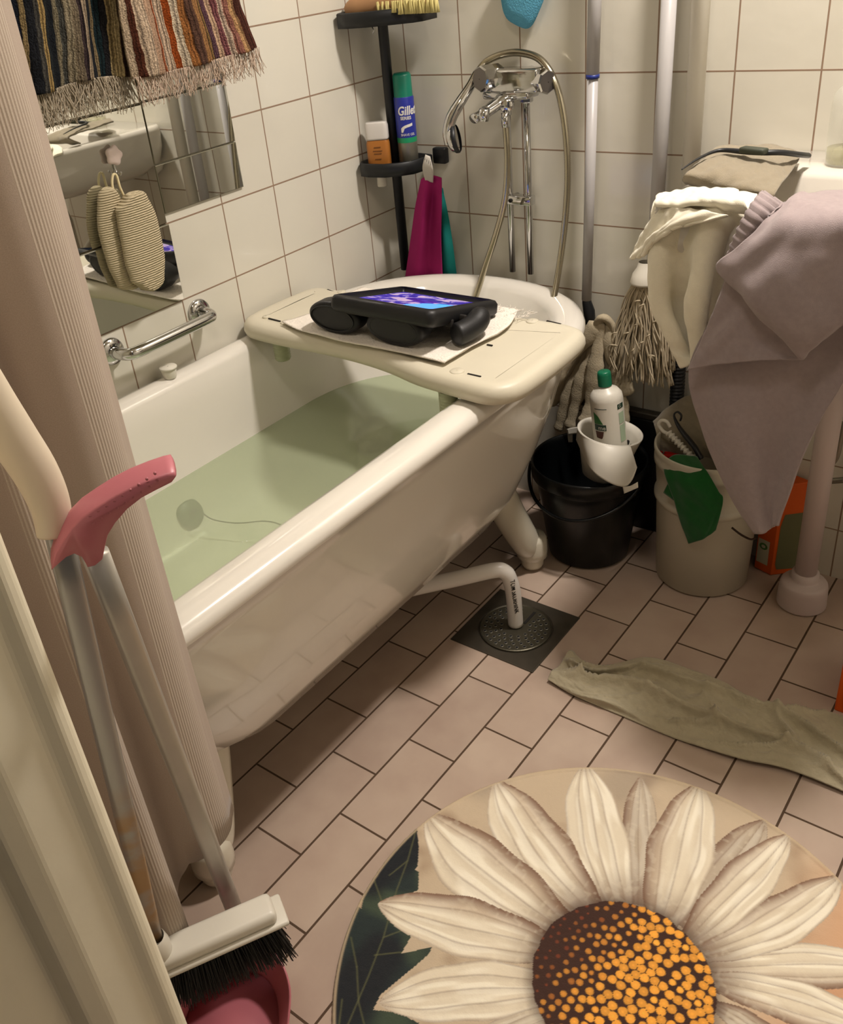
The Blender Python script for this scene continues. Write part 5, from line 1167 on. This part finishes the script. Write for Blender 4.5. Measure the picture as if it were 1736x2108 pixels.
at_ = nt.nodes.new('ShaderNodeVertexColor'); at_.layer_name = 'print'; nt.links.new(at_.outputs[0], b.inputs['Base Color'])
tcn = nt.nodes.new('ShaderNodeTexCoord'); nn_ = nt.nodes.new('ShaderNodeTexNoise'); nn_.inputs['Scale'].default_value = 420; nt.links.new(tcn.outputs['Object'], nn_.inputs['Vector'])
n3 = nt.nodes.new('ShaderNodeTexNoise'); n3.inputs['Scale'].default_value = 30; n3.inputs['Detail'].default_value = 5; nt.links.new(tcn.outputs['Object'], n3.inputs['Vector'])
ad = nt.nodes.new('ShaderNodeMath'); ad.operation = 'MULTIPLY_ADD'; ad.inputs[1].default_value = .25; nt.links.new(nn_.outputs['Fac'], ad.inputs[0]); nt.links.new(n3.outputs['Fac'], ad.inputs[2])
bp = nt.nodes.new('ShaderNodeBump'); bp.inputs['Strength'].default_value = .5; bp.inputs['Distance'].default_value = .004; nt.links.new(ad.outputs[0], bp.inputs['Height']); nt.links.new(bp.outputs[0], b.inputs['Normal'])
rg_ = link('round_rug', me, m); tag(rg_, 'round bath rug printed with a large white daisy and dark leaves', 'rug')

# ================================================================ BROOM AND DUSTPAN
bro = empty('broom', (.66, -1.42, .03), 'white headed broom with black bristles leaning by the door frame', 'broom')
H0, H1 = at(322, 1968, z=.242), at(540, 1872, z=.242); hd2 = (H1 - H0); hl = hd2.length; hx = hd2.normalized(); hy = V((0, 0, 1)).cross(hx); Rh = Matrix((hx, hy, V((0, 0, 1)))).transposed()
hcen = (H0 + H1) / 2
mb = MB(); mb.box(hcen + V((0, 0, -.004)), (hl + .03, .040, .022), Rh, .008, 3); mb.box(hcen + V((0, 0, -.017)) + hx * .010, (hl + .035, .048, .008), Rh, .003, 2)
mb.lathe([(.0175, -.028), (.0175, .022), (.0150, .034), (.0135, .036)], H0 + hx * .004, n=28, cap0=True); mb.done('head', M_wplas, bro)
mb = MB()
for i in range(1500):
    f = random.random(); g = random.uniform(-1, 1); p = H0 + hx * (hl * (f * 1.10 - .04)) + hy * g * .017 + V((0, 0, -.019)); sp2 = (f - .45) * .028
    q_ = p + hx * (sp2 + random.uniform(-.004, .004)) + hy * (g * .012 + random.uniform(-.004, .004)) + V((0, 0, -.066 + random.uniform(-.006, .008)))
    mb.tube([p, p.lerp(q_, .5) + hy * random.uniform(-.001, .001), q_], [.0012, .0010, .0005], 4)
bs = mb.done('bristles', mat('black_bristles', '0d0b0b', .6), bro); bs['kind'] = 'stuff'
def rustmat():
    m = mat('metal_pole_worn', 'a3a3a0', .32, .75); nt = m.node_tree; b = nt.nodes['Principled BSDF']
    tc = nt.nodes.new('ShaderNodeTexCoord'); sp_ = nt.nodes.new('ShaderNodeSeparateXYZ'); nt.links.new(tc.outputs['Object'], sp_.inputs[0])
    n_ = nt.nodes.new('ShaderNodeTexNoise'); n_.inputs['Scale'].default_value = 22; n_.inputs['Detail'].default_value = 6; nt.links.new(tc.outputs['Object'], n_.inputs['Vector'])
    r_ = nt.nodes.new('ShaderNodeValToRGB'); e = r_.color_ramp.elements; e[0].position = .12; e[0].color = (0, 0, 0, 1); e[1].position = .16; e[1].color = (1, 1, 1, 1)
    x_ = r_.color_ramp.elements.new(.52); x_.color = (1, 1, 1, 1); x_ = r_.color_ramp.elements.new(.60); x_.color = (0, 0, 0, 1)
    nt.links.new(sp_.outputs[2], r_.inputs[0])
    mu = nt.nodes.new('ShaderNodeMath'); mu.operation = 'MULTIPLY'; r2 = nt.nodes.new('ShaderNodeMapRange'); r2.inputs[1].default_value = .3; r2.inputs[2].default_value = .55; nt.links.new(n_.outputs['Fac'], r2.inputs[0]); nt.links.new(r2.outputs[0], mu.inputs[0]); nt.links.new(r_.outputs[0], mu.inputs[1])
    mx = nt.nodes.new('ShaderNodeMix'); mx.data_type = 'RGBA'; mx.inputs[6].default_value = lin('9f9f9e'); mx.inputs[7].default_value = lin('a07f55'); nt.links.new(mu.outputs[0], mx.inputs[0]); nt.links.new(mx.outputs[2], b.inputs['Base Color'])
    ms = nt.nodes.new('ShaderNodeMapRange'); ms.inputs[3].default_value = .8; ms.inputs[4].default_value = .15; nt.links.new(mu.outputs[0], ms.inputs[0]); nt.links.new(ms.outputs[0], b.inputs['Metallic']); return m
pt = at(118, 1085, x=.85); pbm = H0 + hx * .004 + V((0, 0, .030))
dirp = (pt - pbm).normalized(); vd = (CAM - (pt + pbm) / 2); wdir = dirp.cross(vd).normalized(); ndir = wdir.cross(dirp)
mb = MB(); mb.rings([[c_ + wdir * (.0108 * math.copysign(abs(math.cos(a)) ** .6, math.cos(a))) + ndir * (.0055 * math.copysign(abs(math.sin(a)) ** .6, math.sin(a))) for a in [2 * PI * i / 24 for i in range(24)]] for c_ in [pbm.lerp(pt, k / 10) for k in range(11)]])
mb.done('pole', rustmat(), bro)
gp = bez([at(112, 1098, x=.855), at(104, 1040, x=.855), at(75, 975, x=.855), at(30, 905, x=.855), at(-10, 840, x=.855), at(-50, 770, x=.855)], 8)
n = len(gp); mb = MB(); mb.tube(gp, [.0138 + .0025 * math.sin(PI * i / n) + .002 * (i / n) for i in range(n)], 22, .8); mb.done('grip', mat('cream_grip', 'e0d3bd', .45), bro)

dp = empty('dustpan', (.70, -1.42, 0), 'pink dustpan with a tall metal tube and pink handle beside the broom', 'dustpan')
t0, t1 = at(484, 1876, z=.145), at(196, 1140, x=.83)
dirp = (t1 - t0).normalized(); vd = (CAM - (t0 + t1) / 2); wdir = dirp.cross(vd).normalized(); ndir = wdir.cross(dirp)
mb = MB(); mb.rings([[c_ + wdir * (.0118 * math.copysign(abs(math.cos(a)) ** .7, math.cos(a))) + ndir * (.007 * math.copysign(abs(math.sin(a)) ** .7, math.sin(a))) for a in [2 * PI * i / 24 for i in range(24)]] for c_ in [t0.lerp(t1, k / 8) for k in range(9)]]); mb.done('tube', M_alu, dp)
hout = [(356, 953), (362, 962), (352, 976), (320, 992), (290, 1008), (262, 1030), (238, 1058), (222, 1084), (216, 1110), (212, 1132), (196, 1146), (178, 1150), (172, 1140), (165, 1128), (152, 1122), (138, 1128), (122, 1142), (106, 1156), (104, 1148), (112, 1120), (128, 1092), (146, 1066), (168, 1044), (200, 1022), (235, 1000), (270, 982), (310, 966), (340, 956)]
dcam = (at(200, 1060, x=.80) - CAM).normalized(); Q0 = at(200, 1080, x=.885)
def pk(u, v, off):
    d = (RX * ((u - PX) / F) + RY * ((v - PY) / F) + RZ); nrm_ = V((.80, -.58, -.15)).normalized(); t = (Q0 - CAM).dot(nrm_) / d.dot(nrm_); return CAM + d * t + nrm_ * off
ring = lambda k, off: [pk(210 + (u - 210) * 1 if k == 1 else u, v, off) for u, v in hout]
def ins_(k):
    o = []; n = len(hout)
    for i in range(n):
        a = V(hout[i - 1]); b = V(hout[(i + 1) % n]); t = (b - a).normalized(); o.append(V(hout[i]) + V((-t.y, t.x)) * k)
    return o
def rk(k, off): return [pk(p[0], p[1], off) for p in ins_(k)]
mb = MB(); mb.rings([rk(4, -.014), rk(1.8, -.012), rk(0, -.006), rk(0, .004), rk(1.8, .010), rk(4, .0125)], True, True); mb.done('handle', M_pink, dp)
for k in range(9):
    u = 190 + k * 16.5; v = 1052 - k * 10.0 - (k * k) * .1
    for du, dv in ((0, 0), (-6, -14)):
        p = pk(u + du, v + dv + 4, .0125); m_ = MB(); m_.lathe([(.0014, -.001), (.0011, .0001), (.0008, .0003)], p, axis=(.8, -.58, -.15), n=8, cap1=True); m_.done('grip_dot', M_pink, dp)
mb = MB()
rimp = [at(345, 2180, z=.045), at(380, 2040, z=.075), at(440, 1985, z=.095), at(520, 1948, z=.09), at(566, 1962, z=.085), at(597, 2035, z=.07), at(588, 2150, z=.035)]
botp = [at(350, 2190, z=.002), at(395, 2065, z=.004), at(440, 2025, z=.006), at(500, 2000, z=.006), at(545, 2012, z=.006), at(572, 2060, z=.004), at(575, 2160, z=.002)]
bm = cloth([rimp, [a_.lerp(b_, .5) for a_, b_ in zip(rimp, botp)], botp], 50, 12)
cen_ = sum(botp, V((0, 0, 0))) / len(botp); ed = resample(botp, 50); cvs = [bm.verts.new((p.x, p.y, max(.002, p.z))) for p in ed]
bm.faces.new(cvs)
po = cloth_obj('pan', bm, M_pink, dp, .0025)
